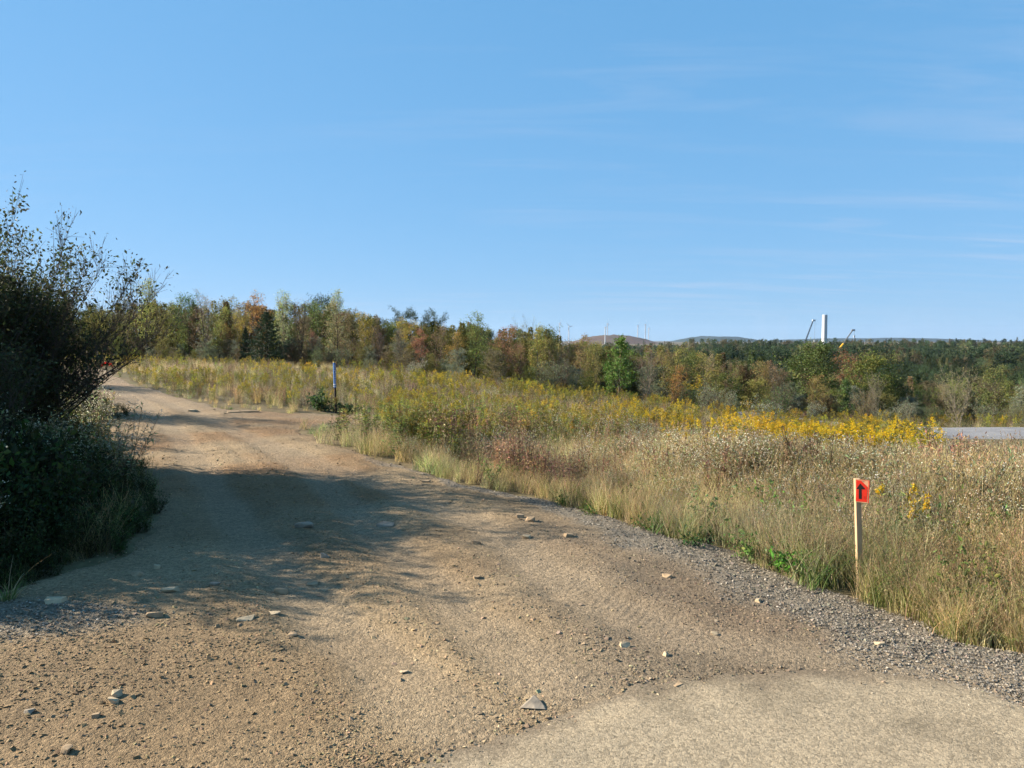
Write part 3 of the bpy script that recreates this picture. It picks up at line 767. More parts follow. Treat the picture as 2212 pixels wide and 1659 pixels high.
p_dry = [dry_grass(100 + k) for k in range(4)]
p_tall = [dry_grass(110 + k, 34, 0.95, 0.16, (0.42, 0.33, 0.18), 0.08) for k in range(3)]
p_grn = [green_grass(120 + k) for k in range(3)]
p_ast = [aster(130 + k) for k in range(4)]
p_gold = [goldenrod(140 + k) for k in range(4)]
p_goldg = [goldenrod(150 + k, bloom=0.2, h=0.9, yellow=(0.28, 0.225, 0.035)) for k in range(3)]
p_goldm = [goldenrod(155 + k, bloom=0.9, yellow=(0.30, 0.245, 0.035), leafc=(0.18, 0.18, 0.05)) for k in range(3)]
p_brn = [brown_forb(160 + k) for k in range(3)]
p_weed = [leafy_weed(170 + k) for k in range(3)]
p_low = [leafy_weed(180 + k, 0.16, 170, 0.032, (0.08, 0.17, 0.035), 0.16) for k in range(2)]

# sites of the field: a fan of jittered points, thinner with distance
def field_sites(seed, n_try, d0, d1, umin=-0.85, umax=0.85, p=1.0):
    rg = G(seed)
    y = 1.0 / (1.0 / d1 ** p + rg.random(n_try) * (1.0 / d0 ** p - 1.0 / d1 ** p)) ** (1 / p)
    u = umin + (umax - umin) * rg.random(n_try)
    x = u * y
    return rg, x, y
def keep_off(x, y, margin=0.08, low=False):
    ok = (road_sdf(x, y) < -margin) & (asph_dist(x, y) > 2.9)
    ok &= ~((np.abs(field_px(x, y) - 857) < 15) & (y > 4.3) & (y < 5.08))            # trodden gravel before the stake
    if low: return ok
    ok &= ~((np.abs(field_px(x, y) - 330) < 26) & (y > 12.6) & (y < 18.1))           # short growth before the blue post
    ok &= ~((np.abs(field_px(x, y) - 975) < 60) & (y > 31) & (y < 38))               # mown verge of the asphalt road
    return ok
def put(name, protos, x, y, rg, s0, s1, tint_s=0.18, hue=0.05, tilt=0.10, dz=0.0, tint=(1, 1, 1), fade=None):
    n = len(x)
    s = s0 + (s1 - s0) * rg.random(n)
    if fade is not None: s = s * fade
    s = s * np.where((y > 14) & right_of_road(x, y), np.interp(field_px(x, y), [0, 335, 420, 600, 700], [0.58, 0.60, 0.80, 0.90, 1.0]), 1.0)
    s = s * (1 - 0.16 * sstep(y, 6, 9) * (1 - sstep(y, 22, 30)) * right_of_road(x, y))
    s = s * (1 - 0.42 * sstep(field_px(x, y), 925, 960) * (y > 13) * (y < 38))
    s = s * (0.62 + 0.76 * fnoise(x, y, 1.3, 330))                 # taller and shorter drifts
    z = np.where(np.hypot(x, y) < 60, H(x, y), H(x, y)) + dz
    rot = np.stack([rg.normal(0, tilt, n), rg.normal(0, tilt, n), rg.random(n) * 6.283], 1)
    tn = np.asarray(tint)[None] * np.exp(rg.normal(0, tint_s, (n, 1))) * np.exp(rg.normal(0, hue, (n, 3)))
    dr = (fnoise(x, y, 2.2, 333) - 0.5)[:, None]                   # drifts of redder, drier and of greener plants
    tn = tn * np.exp(dr * np.array([[0.5, 0.25, -0.1]])) * np.exp((fnoise(x, y, 0.9, 336) - 0.5) * 0.8)[:, None]
    return scatter(name, protos, np.stack([x, y, z], 1), rot, s, tn, rg.integers(0, len(protos), n))
def front(x, y):
    """0 right at the road edge, 1 a metre and a half inside the field"""
    return sstep(-road_sdf(x, y), 0.05, 1.3)
def front2(x, y): return sstep(-road_sdf(x, y), 0.05, 2.2)
def patch(x, y, s, seed, lo, hi): return sstep(fnoise(x, y, s, seed), lo, hi)
def tree_front(px): return np.interp(px, [0, 110, 250, 350, 460, 600, 750, 830, 960, 1100], [64, 64, 66, 60, 52, 52, 55, 58, 60, 60])
def field_px(x, y): return 512 + FPX * x / np.maximum(y, 0.5)
def right_of_road(x, y):
    """the open field: everything right of / beyond the dirt road"""
    return (x > np.interp(y, [0, 4, 9, 14, 17, 22, 30, 36, 70], [2.5, -0.5, -3.5, -4.5, -8.0, -11.8, -17.5, -21, -50])) 
def bank(x, y): return ~right_of_road(x, y) & (y > 3.6)

def site(seed, n, d0, d1, prob, p=1.0, region=right_of_road, margin=0.08, um=0.85, low=False):
    rg, x, y = field_sites(seed, n, d0, d1, -um, um, p)
    q = prob(x, y)
    ok = region(x, y) & keep_off(x, y, margin, low) & (rg.random(n) < q) & (y < tree_front(field_px(x, y)) + 6)
    return rg, x[ok], y[ok]
low_right = lambda x, y: 1 - sstep(field_px(x, y) + 50 * (fnoise(x, y, 1.5, 320) - 0.5), 880, 975) * (y > 10) * (y < 38)
gold_band = lambda x, y: np.exp(-((y - (17.5 + 2.2 * np.sin(field_px(x, y) * 0.013))) / 5.0) ** 2) * sstep(field_px(x, y), 540, 680)
leafy_band = lambda x, y: sstep(field_px(x, y), 355, 400) * (1 - sstep(field_px(x, y), 540, 680)) * sstep(y, 10.5, 13) * (1 - sstep(y, 21, 26))

rg, x, y = site(201, 15000, 3.2, 62, lambda x, y: 0.85 * (1 - 0.35 * leafy_band(x, y)) * (1 - 0.30 * gold_band(x, y)), 0.75)
put('dry_grass', p_dry, x, y, rg, 0.75, 1.15, 0.22, 0.06, 0.14, fade=0.52 + 0.48 * front2(x, y))
rg, x, y = site(202, 4200, 3.6, 60, lambda x, y: 0.75 * front(x, y) * patch(x, y, 3.0, 301, 0.35, 0.6), 0.8)
put('tall_grass', p_tall, x, y, rg, 0.7, 1.05, 0.22, 0.06, 0.12, fade=0.40 + 0.60 * front2(x, y))
rg, x, y = site(203, 6500, 3.2, 26, lambda x, y: (1 - 0.92 * sstep(-road_sdf(x, y), 0.15, 0.7)) * (0.35 + 0.65 * patch(x, y, 0.8, 302, 0.35, 0.6)) + ((np.abs(field_px(x, y) - 330) < 28) & (y > 12.6) & (y < 18.1)), 0.9, margin=0.02, low=True)
put('green_grass', p_grn, x, y, rg, 0.6, 1.15, 0.22, 0.10)
rg, x, y = site(204, 9000, 5.0, 45, lambda x, y: front(x, y) * (0.22 + 0.78 * patch(x, y, 2.2, 303, 0.38, 0.58)) * (1 - 0.6 * leafy_band(x, y)) * (1 - 0.6 * gold_band(x, y)) * (1 - 0.6 * sstep(y, 20, 30)), 0.85)
put('white_asters', p_ast, x, y, rg, 0.75, 1.2, 0.12, 0.04, fade=0.50 + 0.50 * front2(x, y))
rg, x, y = site(205, 9000, 9.5, 50, lambda x, y: np.clip((0.75 * gold_band(x, y) + 0.30 * sstep(field_px(x, y), 200, 300) * sstep(y, 15, 20)) * (0.02 + 0.75 * patch(x, y, 1.5, 304, 0.53, 0.66)), 0, 1) * low_right(x, y), 0.6)
put('goldenrod', p_gold, x, y, rg, 0.75, 1.1, 0.14, 0.05)
rg, x, y = site(206, 15000, 13, 66, lambda x, y: (0.06 + 0.50 * patch(x, y, 4.0, 305, 0.46, 0.64)) * np.interp(field_px(x, y), [0, 330, 450], [0.75, 0.75, 1.0]) * sstep(y, 14, 26) * 0.9 * low_right(x, y), 0.5)
put('autumn_goldenrod', p_goldm, x, y, rg, 0.75, 1.15, 0.18, 0.08)
rg, x, y = site(207, 12000, 9, 60, lambda x, y: np.clip(leafy_band(x, y) * 0.62 + 0.45 * patch(x, y, 2.6, 306, 0.48, 0.64), 0, 1) * front(x, y) * low_right(x, y), 0.6)
put('leafy_goldenrod', p_goldg, x, y, rg, 0.55, 1.0, 0.2, 0.08)
rg, x, y = site(208, 6500, 7, 60, lambda x, y: front(x, y) * (0.08 + 0.92 * patch(x, y, 3.0, 307, 0.46, 0.62)), 0.6)
put('brown_weeds', p_brn, x, y, rg, 0.75, 1.15, 0.2, 0.08)
rg, x, y = site(209, 2600, 3.4, 34, lambda x, y: (0.03 + 0.30 * patch(x, y, 1.2, 308, 0.55, 0.7)) * (1 - 0.7 * sstep(-road_sdf(x, y), 0.8, 2.5)), 0.8, margin=0.03)
put('leafy_weeds', p_weed, x, y, rg, 0.5, 0.9, 0.2, 0.1, tint=(1.15, 1.0, 1.0))
rg, x, y = site(210, 2600, 3.4, 18, lambda x, y: (1 - sstep(-road_sdf(x, y), 0.05, 0.45)) * patch(x, y, 0.9, 309, 0.48, 0.62), 0.9, margin=-0.03)
put('clover', p_low, x, y, rg, 0.6, 1.1, 0.2, 0.1)
# bank on the left, below the bushes
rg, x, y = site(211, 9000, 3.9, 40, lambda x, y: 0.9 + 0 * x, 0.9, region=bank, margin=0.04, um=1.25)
put('bank_weeds', p_weed, x, y, rg, 0.7, 1.5, 0.25, 0.10, tint=(0.30, 0.27, 0.28), fade=0.28 + 0.72 * front(x, y))  # dark tint: shade under the bushes put into the weed colour
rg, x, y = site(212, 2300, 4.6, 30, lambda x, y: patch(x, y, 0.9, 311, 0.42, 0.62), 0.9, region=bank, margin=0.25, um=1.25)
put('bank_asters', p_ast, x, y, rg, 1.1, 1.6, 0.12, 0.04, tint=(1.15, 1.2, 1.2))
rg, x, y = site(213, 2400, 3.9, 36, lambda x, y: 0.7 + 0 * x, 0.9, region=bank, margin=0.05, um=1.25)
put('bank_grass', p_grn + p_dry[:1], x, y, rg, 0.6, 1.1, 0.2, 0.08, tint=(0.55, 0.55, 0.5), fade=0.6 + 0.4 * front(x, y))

# ------------------------------------------------------------------ trees and bushes
def skeleton(rg, h, stems=1, nb=16, start=0.25, lmax=0.34, elev=(25, 60), shape='round', ntw=6, wob=0.02, base_r=None, spread=0.0, curve=0.35, twig=0.42):
    """returns segments (P0,P1,r0,r1) and foliage anchors (point, direction)"""
    seg = []; anc = []
    base_r = base_r or h * 0.011
    for s in range(stems):
        az0 = rg.random() * 6.283; ln = (spread * (0.4 + 0.8 * rg.random())) if stems > 1 else spread * 0.3
        hs = h * (1.0 if s == 0 else 0.7 + 0.3 * rg.random())
        K = 9; t = np.linspace(0, 1, K)
        P = np.zeros((K, 3)); P[:, 2] = hs * t
        P[:, 0] = math.cos(az0) * ln * hs * t ** 1.1; P[:, 1] = math.sin(az0) * ln * hs * t ** 1.1
        P[1:, :2] += np.cumsum(rg.normal(0, wob * hs / 3, (K - 1, 2)), 0)
        rr = base_r * (1 - 0.9 * t) * (0.75 if s else 1)
        for i in range(K - 1): seg.append((P[i], P[i + 1], rr[i], rr[i + 1]))
        nbs = max(4, int(nb / (1 if stems == 1 else stems ** 0.6)))
        for k in range(nbs):
            tb = start + (0.98 - start) * ((k + rg.random()) / nbs)
            o = np.array([np.interp(tb, t, P[:, j]) for j in range(3)])
            q = (tb - start) / (1 - start)
            prof = {'round': math.sin(math.pi * (0.18 + 0.72 * q)) ** 0.8, 'cone': 1.05 - 0.85 * q, 'vase': 0.55 + 0.5 * math.sin(math.pi * (0.1 + 0.6 * q)), 'narrow': 0.5 - 0.25 * q}[shape]
            Lb = h * lmax * prof * (0.7 + 0.5 * rg.random())
            a = k * 2.4 + rg.random() * 0.9; el = R(elev[0] + (elev[1] - elev[0]) * (0.5 * q + 0.5 * rg.random()))
            d = np.array([math.cos(a) * math.cos(el), math.sin(a) * math.cos(el), math.sin(el)])
            M_ = 4; pts = [o]; dd = d.copy()
            for i in range(M_):
                dd = unit(dd + np.array([0, 0, curve / M_]) + rg.normal(0, 0.12, 3)); pts.append(pts[-1] + dd * Lb / M_)
            r0 = max(base_r * (1 - 0.85 * tb) * 0.5, base_r * 0.10)
            for i in range(M_): seg.append((pts[i], pts[i + 1], r0 * (1 - 0.22 * i), r0 * (1 - 0.22 * (i + 1))))
            for i in range(2, M_ + 1): anc.append((pts[i], dd))
            for j in range(ntw):
                f = 0.25 + 0.75 * rg.random(); i = min(int(f * M_), M_ - 1)
                o2 = pts[i] + (pts[i + 1] - pts[i]) * (f * M_ - i)
                d2 = unit(dd + rg.normal(0, 0.6, 3) + np.array([0, 0, 0.15])); L2 = Lb * twig * (0.5 + 0.8 * rg.random())
                m = o2 + d2 * L2 * 0.55; e = m + unit(d2 + rg.normal(0, 0.3, 3) + np.array([0, 0, 0.2])) * L2 * 0.45
                rt = r0 * 0.32
                seg.append((o2, m, rt, rt * 0.7)); seg.append((m, e, rt * 0.7, rt * 0.3))
                for f2 in (0.35, 0.6, 0.8, 1.0): anc.append((o2 + (e - o2) * f2, d2))
        anc.append((P[-1], np.array([0, 0, 1.0])))
    return seg, anc
def seg_mesh(name, seg, n=4, col=(1, 1, 1), minr=0.0, rg=rng):
    g = Geo(); P0 = np.array([s[0] for s in seg]); P1 = np.array([s[1] for s in seg])
    tubes(g, P0, P1, np.maximum([s[2] for s in seg], minr), np.maximum([s[3] for s in seg], minr * 0.7), jitter(col, len(seg), 0.12, 0.03, rg), n)
    return g.mesh(name, [M_BARK], True)
def crown_mesh(name, anc, nleaf, size, sig, rg, asp=0.55, gap=0.0, hang=0.1, var=0.30, hue=0.12, m=None):
    A0 = np.array([a[0] for a in anc]); D0 = np.array([a[1] for a in anc])
    w = np.ones(len(A0))
    if gap > 0: w = (rg.random(len(A0)) > gap) * 1.0 + 0.02
    w *= np.exp(rg.normal(0, 0.5, len(A0))); w /= w.sum()
    i = rg.choice(len(A0), nleaf, p=w)
    C = A0[i] + rg.normal(0, sig, (nleaf, 3))
    D = unit(D0[i] * 0.6 + rg.normal(0, 1, (nleaf, 3)) * 0.8 + np.array([0, 0, -hang]))
    g = Geo()
    # whole sprays share a tone, single leaves vary around it
    tone = np.exp(rg.normal(0, 0.22, (len(A0), 1))) * np.exp(rg.normal(0, hue * 0.8, (len(A0), 3)))
    leaves(g, C, D, size * (0.6 + 0.8 * rg.random(nleaf)), np.clip(tone[i] * jitter((1, 1, 1), nleaf, var, hue, rg), 0.2, 2.6), asp, rg)
    global _top
    _top = float(np.quantile(np.concatenate(g.V)[:, 2], 0.995))
    return g.mesh(name, [m or M_CROWN])
def crown_top(h): return max(_top, h * 0.9)
KINDS = {}
def kind(name, n, seed, sk, nleaf, size, sig, **kw):
    KINDS[name] = []
    for k in range(n):
        rg = G(seed + k)
        seg, anc = skeleton(rg, **sk)
        KINDS[name].append((seg_mesh(name + '_trunk', seg, 4, minr=0.004, rg=rg), crown_mesh(name + '_crown', anc, nleaf, size, sig, rg, m=M_DENSE if name in ('roundmaple', 'maple', 'oak', 'dense') else None, **kw), crown_top(sk['h'])))
kind('sapling', 4, 400, dict(h=5.0, nb=26, start=0.22, lmax=0.24, elev=(35, 65), shape='round', ntw=7, stems=2, spread=0.12), 3000, 0.085, 0.11, gap=0.22)
kind('halfbare', 3, 420, dict(h=5.0, nb=28, start=0.20, lmax=0.26, elev=(40, 68), shape='round', ntw=9, stems=3, spread=0.14), 1700, 0.075, 0.10, gap=0.30)
kind('dense', 3, 440, dict(h=5.0, nb=30, start=0.16, lmax=0.34, elev=(15, 60), shape='round', ntw=8), 4200, 0.10, 0.13)
kind('poplar', 2, 460, dict(h=6.0, nb=30, start=0.22, lmax=0.22, elev=(45, 72), shape='round', ntw=6), 2600, 0.095, 0.12, gap=0.15)
kind('oak', 2, 480, dict(h=6.5, nb=13, start=0.45, lmax=0.36, elev=(10, 45), shape='vase', ntw=9), 5200, 0.13, 0.17, gap=0.2)
kind('bush', 3, 500, dict(h=2.0, nb=40, start=0.10, lmax=0.42, elev=(25, 70), shape='vase', ntw=6, stems=7, spread=0.45, wob=0.04), 2300, 0.060, 0.07)
kind('maple', 2, 520, dict(h=5.0, nb=34, start=0.06, lmax=0.32, elev=(20, 60), shape='cone', ntw=8), 5200, 0.11, 0.11)
kind('roundmaple', 2, 540, dict(h=5.4, nb=34, start=0.10, lmax=0.46, elev=(10, 60), shape='round', ntw=9), 9500, 0.13, 0.16)
kind('bare', 2, 560, dict(h=4.2, nb=34, start=0.12, lmax=0.42, elev=(38, 68), shape='vase', ntw=10, stems=4, spread=0.22), 1500, 0.07, 0.09, gap=0.30)
def pine_meshes(seed, h=4.6, w=1.75):
    rg = G(seed); seg = []; g = Geo(); K = 10
    P = np.zeros((K, 3)); P[:, 2] = np.linspace(0, h, K); P[1:, :2] += np.cumsum(rg.normal(0, 0.02, (K - 1, 2)), 0)
    for i in range(K - 1): seg.append((P[i], P[i + 1], 0.09 * (1 - i / K), 0.09 * (1 - (i + 1) / K)))
    C = []; D = []
    nw = 17
    for k in range(nw):
        z = 0.25 + (h - 0.45) * k / (nw - 1); q = k / (nw - 1)
        Lb0 = w * (1 - q) ** 0.75 + 0.14
        for j in range(7):
            a = j * 6.283 / 7 + k * 0.9 + rg.normal(0, 0.2); Lb = Lb0 * (0.65 + 0.5 * rg.random()); el = R(-8 + 40 * q + rg.normal(0, 7))
            d = np.array([math.cos(a) * math.cos(el), math.sin(a) * math.cos(el), math.sin(el)])
            o = np.array([0, 0, z]); m = o + d * Lb * 0.6; e = o + d * Lb + np.array([0, 0, 0.12 * Lb])
            seg.append((o, m, 0.018, 0.011)); seg.append((m, e, 0.011, 0.004))
            nn = int(48 * Lb + 10)
            f = 0.25 + 0.75 * rg.random(nn); side = np.cross(d, [0, 0, 1.0])
            pp = o + d * (f * Lb)[:, None] + side * ((rg.random(nn) - 0.5) * 0.55 * Lb * (1.15 - f))[:, None] + np.array([0, 0, 1.0]) * (rg.normal(0, 0.05, nn) + 0.10 * Lb * f ** 3)[:, None]
            C.append(pp); D.append(unit(d * 0.8 + rg.normal(0, 0.55, (nn, 3)) + np.array([0, 0, 0.35])))
    C = np.concatenate(C); D = np.concatenate(D); n = len(C)
    tone = jitter((1, 1, 1), n, 0.3, 0.08, rg)
    for r_ in range(2): leaves(g, C + rg.normal(0, 0.02, C.shape), unit(D + rg.normal(0, 0.35, D.shape)), 0.15, tone, 0.20, rg)
    return seg_mesh('pine_trunk', seg, 5, rg=rg), g.mesh('pine_crown', [M_DENSE]), h
KINDS['pine'] = [pine_meshes(600), pine_meshes(601, 4.6, 1.3)]

OLIVE = (0.155, 0.140, 0.045); YEL = (0.27, 0.205, 0.045); YG = (0.19, 0.20, 0.055); BRN = (0.17, 0.115, 0.070); RED = (0.20, 0.090, 0.060)
GRN = (0.075, 0.125, 0.030); DKG = (0.045, 0.075, 0.026); GREYB = (0.165, 0.135, 0.100); SAGE = (0.17, 0.19, 0.125); ORG = (0.24, 0.135, 0.045); PALE = (0.22, 0.24, 0.12)
BARKS = {'pale': (0.26, 0.22, 0.165), 'dark': (0.075, 0.06, 0.045), 'mid': (0.13, 0.105, 0.078)}
kc = {}
def plant_tree(name, label, cat, px, dist, top_y, knd, col, wid=1.0, bark='mid', group=None, base_drop=0.0, var=None):
    """stand a tree at its distance, tall enough for its top to reach the height it has in the picture"""
    p = spot(px, dist)
    ztop = EYE + dist * ray(px, top_y).z
    v = KINDS[knd]; i = kc.get(knd, 0) % len(v) if var is None else var; kc[knd] = kc.get(knd, 0) + 1
    tm, cm_, h0 = v[i]
    h = max(ztop - p.z, 0.5)
    s = h / h0
    t = thing(name, label, cat, (p.x, p.y, p.z - 0.05), rng.random() * 6.283, group, (s * wid, s * wid, s))
    obj('trunk', tm, t, BARKS[bark]); obj('crown', cm_, t, (col[0] * 1.75, col[1] * 1.75, col[2] * 1.6))
    return t
GT = 'trees along the edge of the field'; GB = 'bushes along the edge of the field'
# (name, label, category, screen column, distance, screen row of its top, shape, colour, width, bark, group)
TREES = [
 ('brown_tree', 'thin olive-brown tree glimpsed just past the leafless branches of the roadside bush', 'tree', 128, 66, 294, 'halfbare', OLIVE, 1.0, 'mid'),
 ('aspen_tree', 'tall loose aspen with pale yellow-green tip, first to rise beside the roadside bush', 'tree', 148, 64, 278, 'poplar', YG, 1.15, 'mid'),
 ('aspen_tree', 'slim dark-stemmed tree with thin olive crown beside the tall pale aspen', 'tree', 163, 62, 302, 'sapling', OLIVE, 0.9, 'dark'),
 ('spreading_tree', 'spreading yellow-olive tree over a gap of goldenrod, two bare stems below', 'tree', 180, 63, 303, 'sapling', YG, 1.35, 'dark'),
 ('round_tree', 'dark green round-topped tree peeking over the spreading yellow-olive tree', 'tree', 189, 74, 293, 'dense', GRN, 0.9, 'mid'),
 ('ash_tree', 'grey-brown half-bare tree with twin straight trunks and bare twigs on top', 'tree', 207, 60, 289, 'halfbare', GREYB, 1.0, 'mid'),
 ('young_tree', 'short olive-yellow tree with a bushy foot right beside the twin-trunked bare tree', 'tree', 219, 61, 306, 'sapling', YG, 0.95, 'mid'),
 ('round_tree', 'broad dark olive round crown on the skyline behind the red-leaved sapling', 'tree', 229, 78, 297, 'dense', OLIVE, 1.3, 'mid'),
 ('red_sapling', 'small sapling with rusty red leaves under the dark olive round crown', 'sapling', 227, 62, 322, 'sapling', ORG, 0.9, 'mid'),
 ('yellow_tree', 'narrow bright yellow tree standing just before the dark pine', 'tree', 242, 62, 308, 'sapling', YEL, 0.85, 'mid'),
 ('orange_tree', 'olive and orange tree rising behind the dark pine', 'tree', 262, 74, 292, 'sapling', ORG, 1.2, 'mid'),
 ('pine_tree', 'dark green pine with drooping lower branches, the only large conifer by the field', 'tree', 267, 58, 311, 'pine', (0.022, 0.040, 0.017), 1.18, 'dark'),
 ('small_pine', 'small dark green pine half hidden beside the large pine', 'tree', 246, 61, 327, 'pine', (0.022, 0.040, 0.019), 0.8, 'dark'),
 ('poplar_tree', 'tall pale green poplar towering over the large pine', 'tree', 285, 66, 290, 'poplar', PALE, 1.15, 'pale'),
 ('brown_tree', 'slender reddish-brown tree between the pale poplar and a bright green crown', 'tree', 300, 66, 298, 'halfbare', BRN, 0.95, 'dark'),
 ('green_tree', 'bright green crown on the skyline beside the big grey-olive tree', 'tree', 314, 72, 300, 'dense', (0.12, 0.16, 0.04), 0.9, 'mid'),
 ('oak_tree', 'dark green oak crown topping the skyline above the bright green crown', 'tree', 321, 84, 294, 'dense', (0.026, 0.042, 0.016), 1.1, 'dark'),
 ('red_sapling', 'thin red-brown sapling with leaves only at its tips, below the bright green crown', 'sapling', 316, 57, 329, 'halfbare', RED, 0.8, 'mid'),
 ('willow_tree', 'big grey-olive thin-leaved tree with twin dark trunks right behind the blue post', 'tree', 337, 56, 302, 'sapling', (0.165, 0.15, 0.075), 1.35, 'dark'),
 ('cherry_tree', 'bare-branched treetop with pale leaf tufts, highest above the blue post', 'tree', 337, 70, 289, 'poplar', PALE, 0.9, 'mid'),
 ('brown_tree', 'dark olive-brown tree crowding the big grey-olive tree', 'tree', 353, 60, 309, 'dense', (0.115, 0.095, 0.035), 0.9, 'dark'),
 ('yellow_tree', 'golden yellow crown above leafless purple-brown stems', 'tree', 369, 64, 312, 'sapling', YEL, 1.2, 'mid'),
 ('bare_thicket', 'leafless purple-brown thicket of stems below the golden yellow crown', 'tree', 378, 54, 325, 'halfbare', (0.13, 0.088, 0.075), 1.15, 'mid'),
 ('oak_tree', 'first of three dark oaks standing clear against the sky', 'tree', 400, 90, 306, 'oak', (0.026, 0.042, 0.016), 0.8, 'dark'),
 ('oak_tree', 'second of three dark oaks against the sky, broadest, sky showing under it', 'tree', 421, 92, 308, 'oak', (0.026, 0.042, 0.016), 1.0, 'dark'),
 ('oak_tree', 'third of three dark oaks against the sky, smallest', 'tree', 438, 92, 310, 'oak', (0.026, 0.042, 0.016), 0.65, 'dark'),
 ('yellow_tree', 'yellow-olive tree in front of the first dark oak', 'tree', 407, 60, 317, 'sapling', YEL, 1.2, 'mid'),
 ('grey_tree', 'grey-brown half-bare tree beside the pinkish red sapling', 'tree', 400, 53, 327, 'halfbare', GREYB, 0.95, 'mid'),
 ('red_sapling', 'pinkish red rounded young tree between grey half-bare ones', 'tree', 421, 51, 327, 'sapling', RED, 1.2, 'mid'),
 ('grey_tree', 'grey-brown twiggy tree between the pinkish red and the yellow-orange one', 'tree', 437, 52, 323, 'halfbare', BRN, 1.0, 'mid'),
 ('orange_tree', 'yellow-orange bushy tree just before the tall green tree', 'tree', 454, 50, 331, 'sapling', (0.22, 0.15, 0.045), 1.2, 'mid'),
 ('green_tree', 'tall green tree with bare dark trunk in the middle of the tree line', 'tree', 474, 50, 311, 'poplar', (0.10, 0.13, 0.035), 1.35, 'dark'),
 ('green_tree', 'dark green tree pressed against the tall green tree', 'tree', 487, 54, 328, 'dense', (0.026, 0.042, 0.016), 0.75, 'dark'),
 ('red_tree', 'red-brown leafy tree past the tall green tree, largest of the red ones', 'tree', 502, 52, 325, 'sapling', (0.19, 0.10, 0.055), 1.3, 'mid'),
 ('red_sapling', 'low reddish-brown tree in front of the yellow-green one', 'tree', 518, 49, 341, 'sapling', (0.19, 0.11, 0.06), 1.2, 'mid'),
 ('cherry_tree', 'spindly treetop of bare twigs and a few pale leaves on the skyline, bent sideways', 'tree', 526, 66, 314, 'bare', PALE, 0.7, 'mid'),
 ('yellow_tree', 'yellow-green tree with golden lower leaves behind the grey-green olive bush', 'tree', 536, 51, 325, 'sapling', (0.20, 0.18, 0.045), 1.15, 'mid'),
 ('green_tree', 'green crown ending the high part of the skyline before the wind turbines', 'tree', 547, 62, 325, 'dense', (0.085, 0.115, 0.03), 1.1, 'mid'),
 ('grey_tree', 'broad grey-brown half-bare tree between the olive bush and the bright green maple', 'tree', 563, 50, 338, 'bare', BRN, 1.0, 'mid'),
 ('brown_tree', 'olive-brown tree behind the broad half-bare one', 'tree', 580, 58, 334, 'sapling', (0.16, 0.12, 0.05), 1.2, 'mid'),
 ('olive_tree', 'soft olive-green feathery tree touching the bright green maple', 'tree', 599, 52, 341, 'sapling', OLIVE, 1.25, 'mid'),
 ('maple_tree', 'bright fresh green leafy maple, cone-shaped, standing out from brown trees', 'tree', 619, 47, 336, 'maple', (0.075, 0.130, 0.022), 1.12, 'mid'),
 ('grey_tree', 'brown-leaved sapling with pale thin trunk right after the bright green maple', 'tree', 649, 46, 345, 'halfbare', (0.165, 0.12, 0.08), 1.1, 'pale'),
 ('olive_tree', 'rounded olive tree behind the pale-trunked brown sapling', 'tree', 671, 54, 343, 'sapling', OLIVE, 1.5, 'mid'),
 ('brown_tree', 'low orange-brown shrubby tree at the foot of the rounded olive tree', 'tree', 676, 47, 364, 'sapling', ORG, 1.3, 'mid'),
 ('olive_tree', 'yellow-olive tree half-way between the green maple and the white tower', 'tree', 711, 56, 352, 'sapling', (0.18, 0.155, 0.045), 1.5, 'mid'),
 ('brown_tree', 'brown twiggy tree over thin reddish stems, behind two sage bushes', 'tree', 730, 54, 361, 'halfbare', (0.18, 0.12, 0.065), 1.4, 'mid'),
 ('mixed_tree', 'tree half red, half green with rusty foot, between brown ones', 'tree', 757, 53, 360, 'sapling', (0.16, 0.12, 0.045), 1.3, 'mid'),
 ('brown_tree', 'reddish-brown thinning tree with forked white trunk', 'tree', 780, 53, 361, 'halfbare', (0.19, 0.11, 0.06), 1.3, 'pale'),
 ('round_maple', 'big dark green round tree in front of the white tower', 'tree', 814, 58, 342, 'roundmaple', (0.055, 0.075, 0.018), 1.25, 'dark'),
 ('red_tree', 'rusty red crown between the two big dark green trees', 'tree', 845, 66, 350, 'sapling', (0.16, 0.075, 0.04), 1.2, 'mid'),
 ('round_maple', 'big dark tree with sunlit yellow-green top below the yellow crane', 'tree', 873, 60, 351, 'roundmaple', (0.085, 0.098, 0.020), 1.15, 'dark'),
 ('round_maple', 'dark green lower tree beside the one with sunlit yellow-green top', 'tree', 897, 60, 377, 'roundmaple', (0.045, 0.060, 0.017), 1.05, 'dark'),
 ('rusty_bush', 'rust and yellow-green rounded bush at the foot of the big dark tree', 'bush', 818, 51, 374, 'dense', (0.155, 0.115, 0.04), 1.1, 'mid'),
 ('young_maple', 'small dark green maple tucked between the two big dark trees', 'tree', 845, 53, 379, 'maple', (0.055, 0.095, 0.026), 1.1, 'mid'),
 ('bare_sapling', 'leafless pale-stemmed sapling before the dark trees', 'sapling', 875, 51, 370, 'bare', GREYB, 0.55, 'pale'),
 ('brown_bush', 'brownish half-bare bush below the leafless pale-stemmed sapling', 'bush', 864, 49, 388, 'bush', (0.15, 0.125, 0.065), 1.1, 'mid'),
 ('green_bush', 'mid green tree between the dark trees and the bare spreading tree', 'tree', 924, 56, 388, 'dense', (0.085, 0.115, 0.03), 1.1, 'mid'),
 ('bare_tree', 'spreading half-bare tree with many pale stems standing alone by the asphalt road', 'tree', 961, 45.5, 366, 'bare', (0.21, 0.20, 0.085), 1.05, 'pale'),
 ('olive_tree', 'dense dark olive tree behind the spreading half-bare tree', 'tree', 995, 62, 364, 'dense', (0.085, 0.095, 0.028), 1.1, 'mid'),
 ('green_tree', 'grey-green tree cut by the picture edge above the asphalt road', 'tree', 1026, 60, 379, 'dense', (0.075, 0.105, 0.04), 1.1, 'mid'),
]
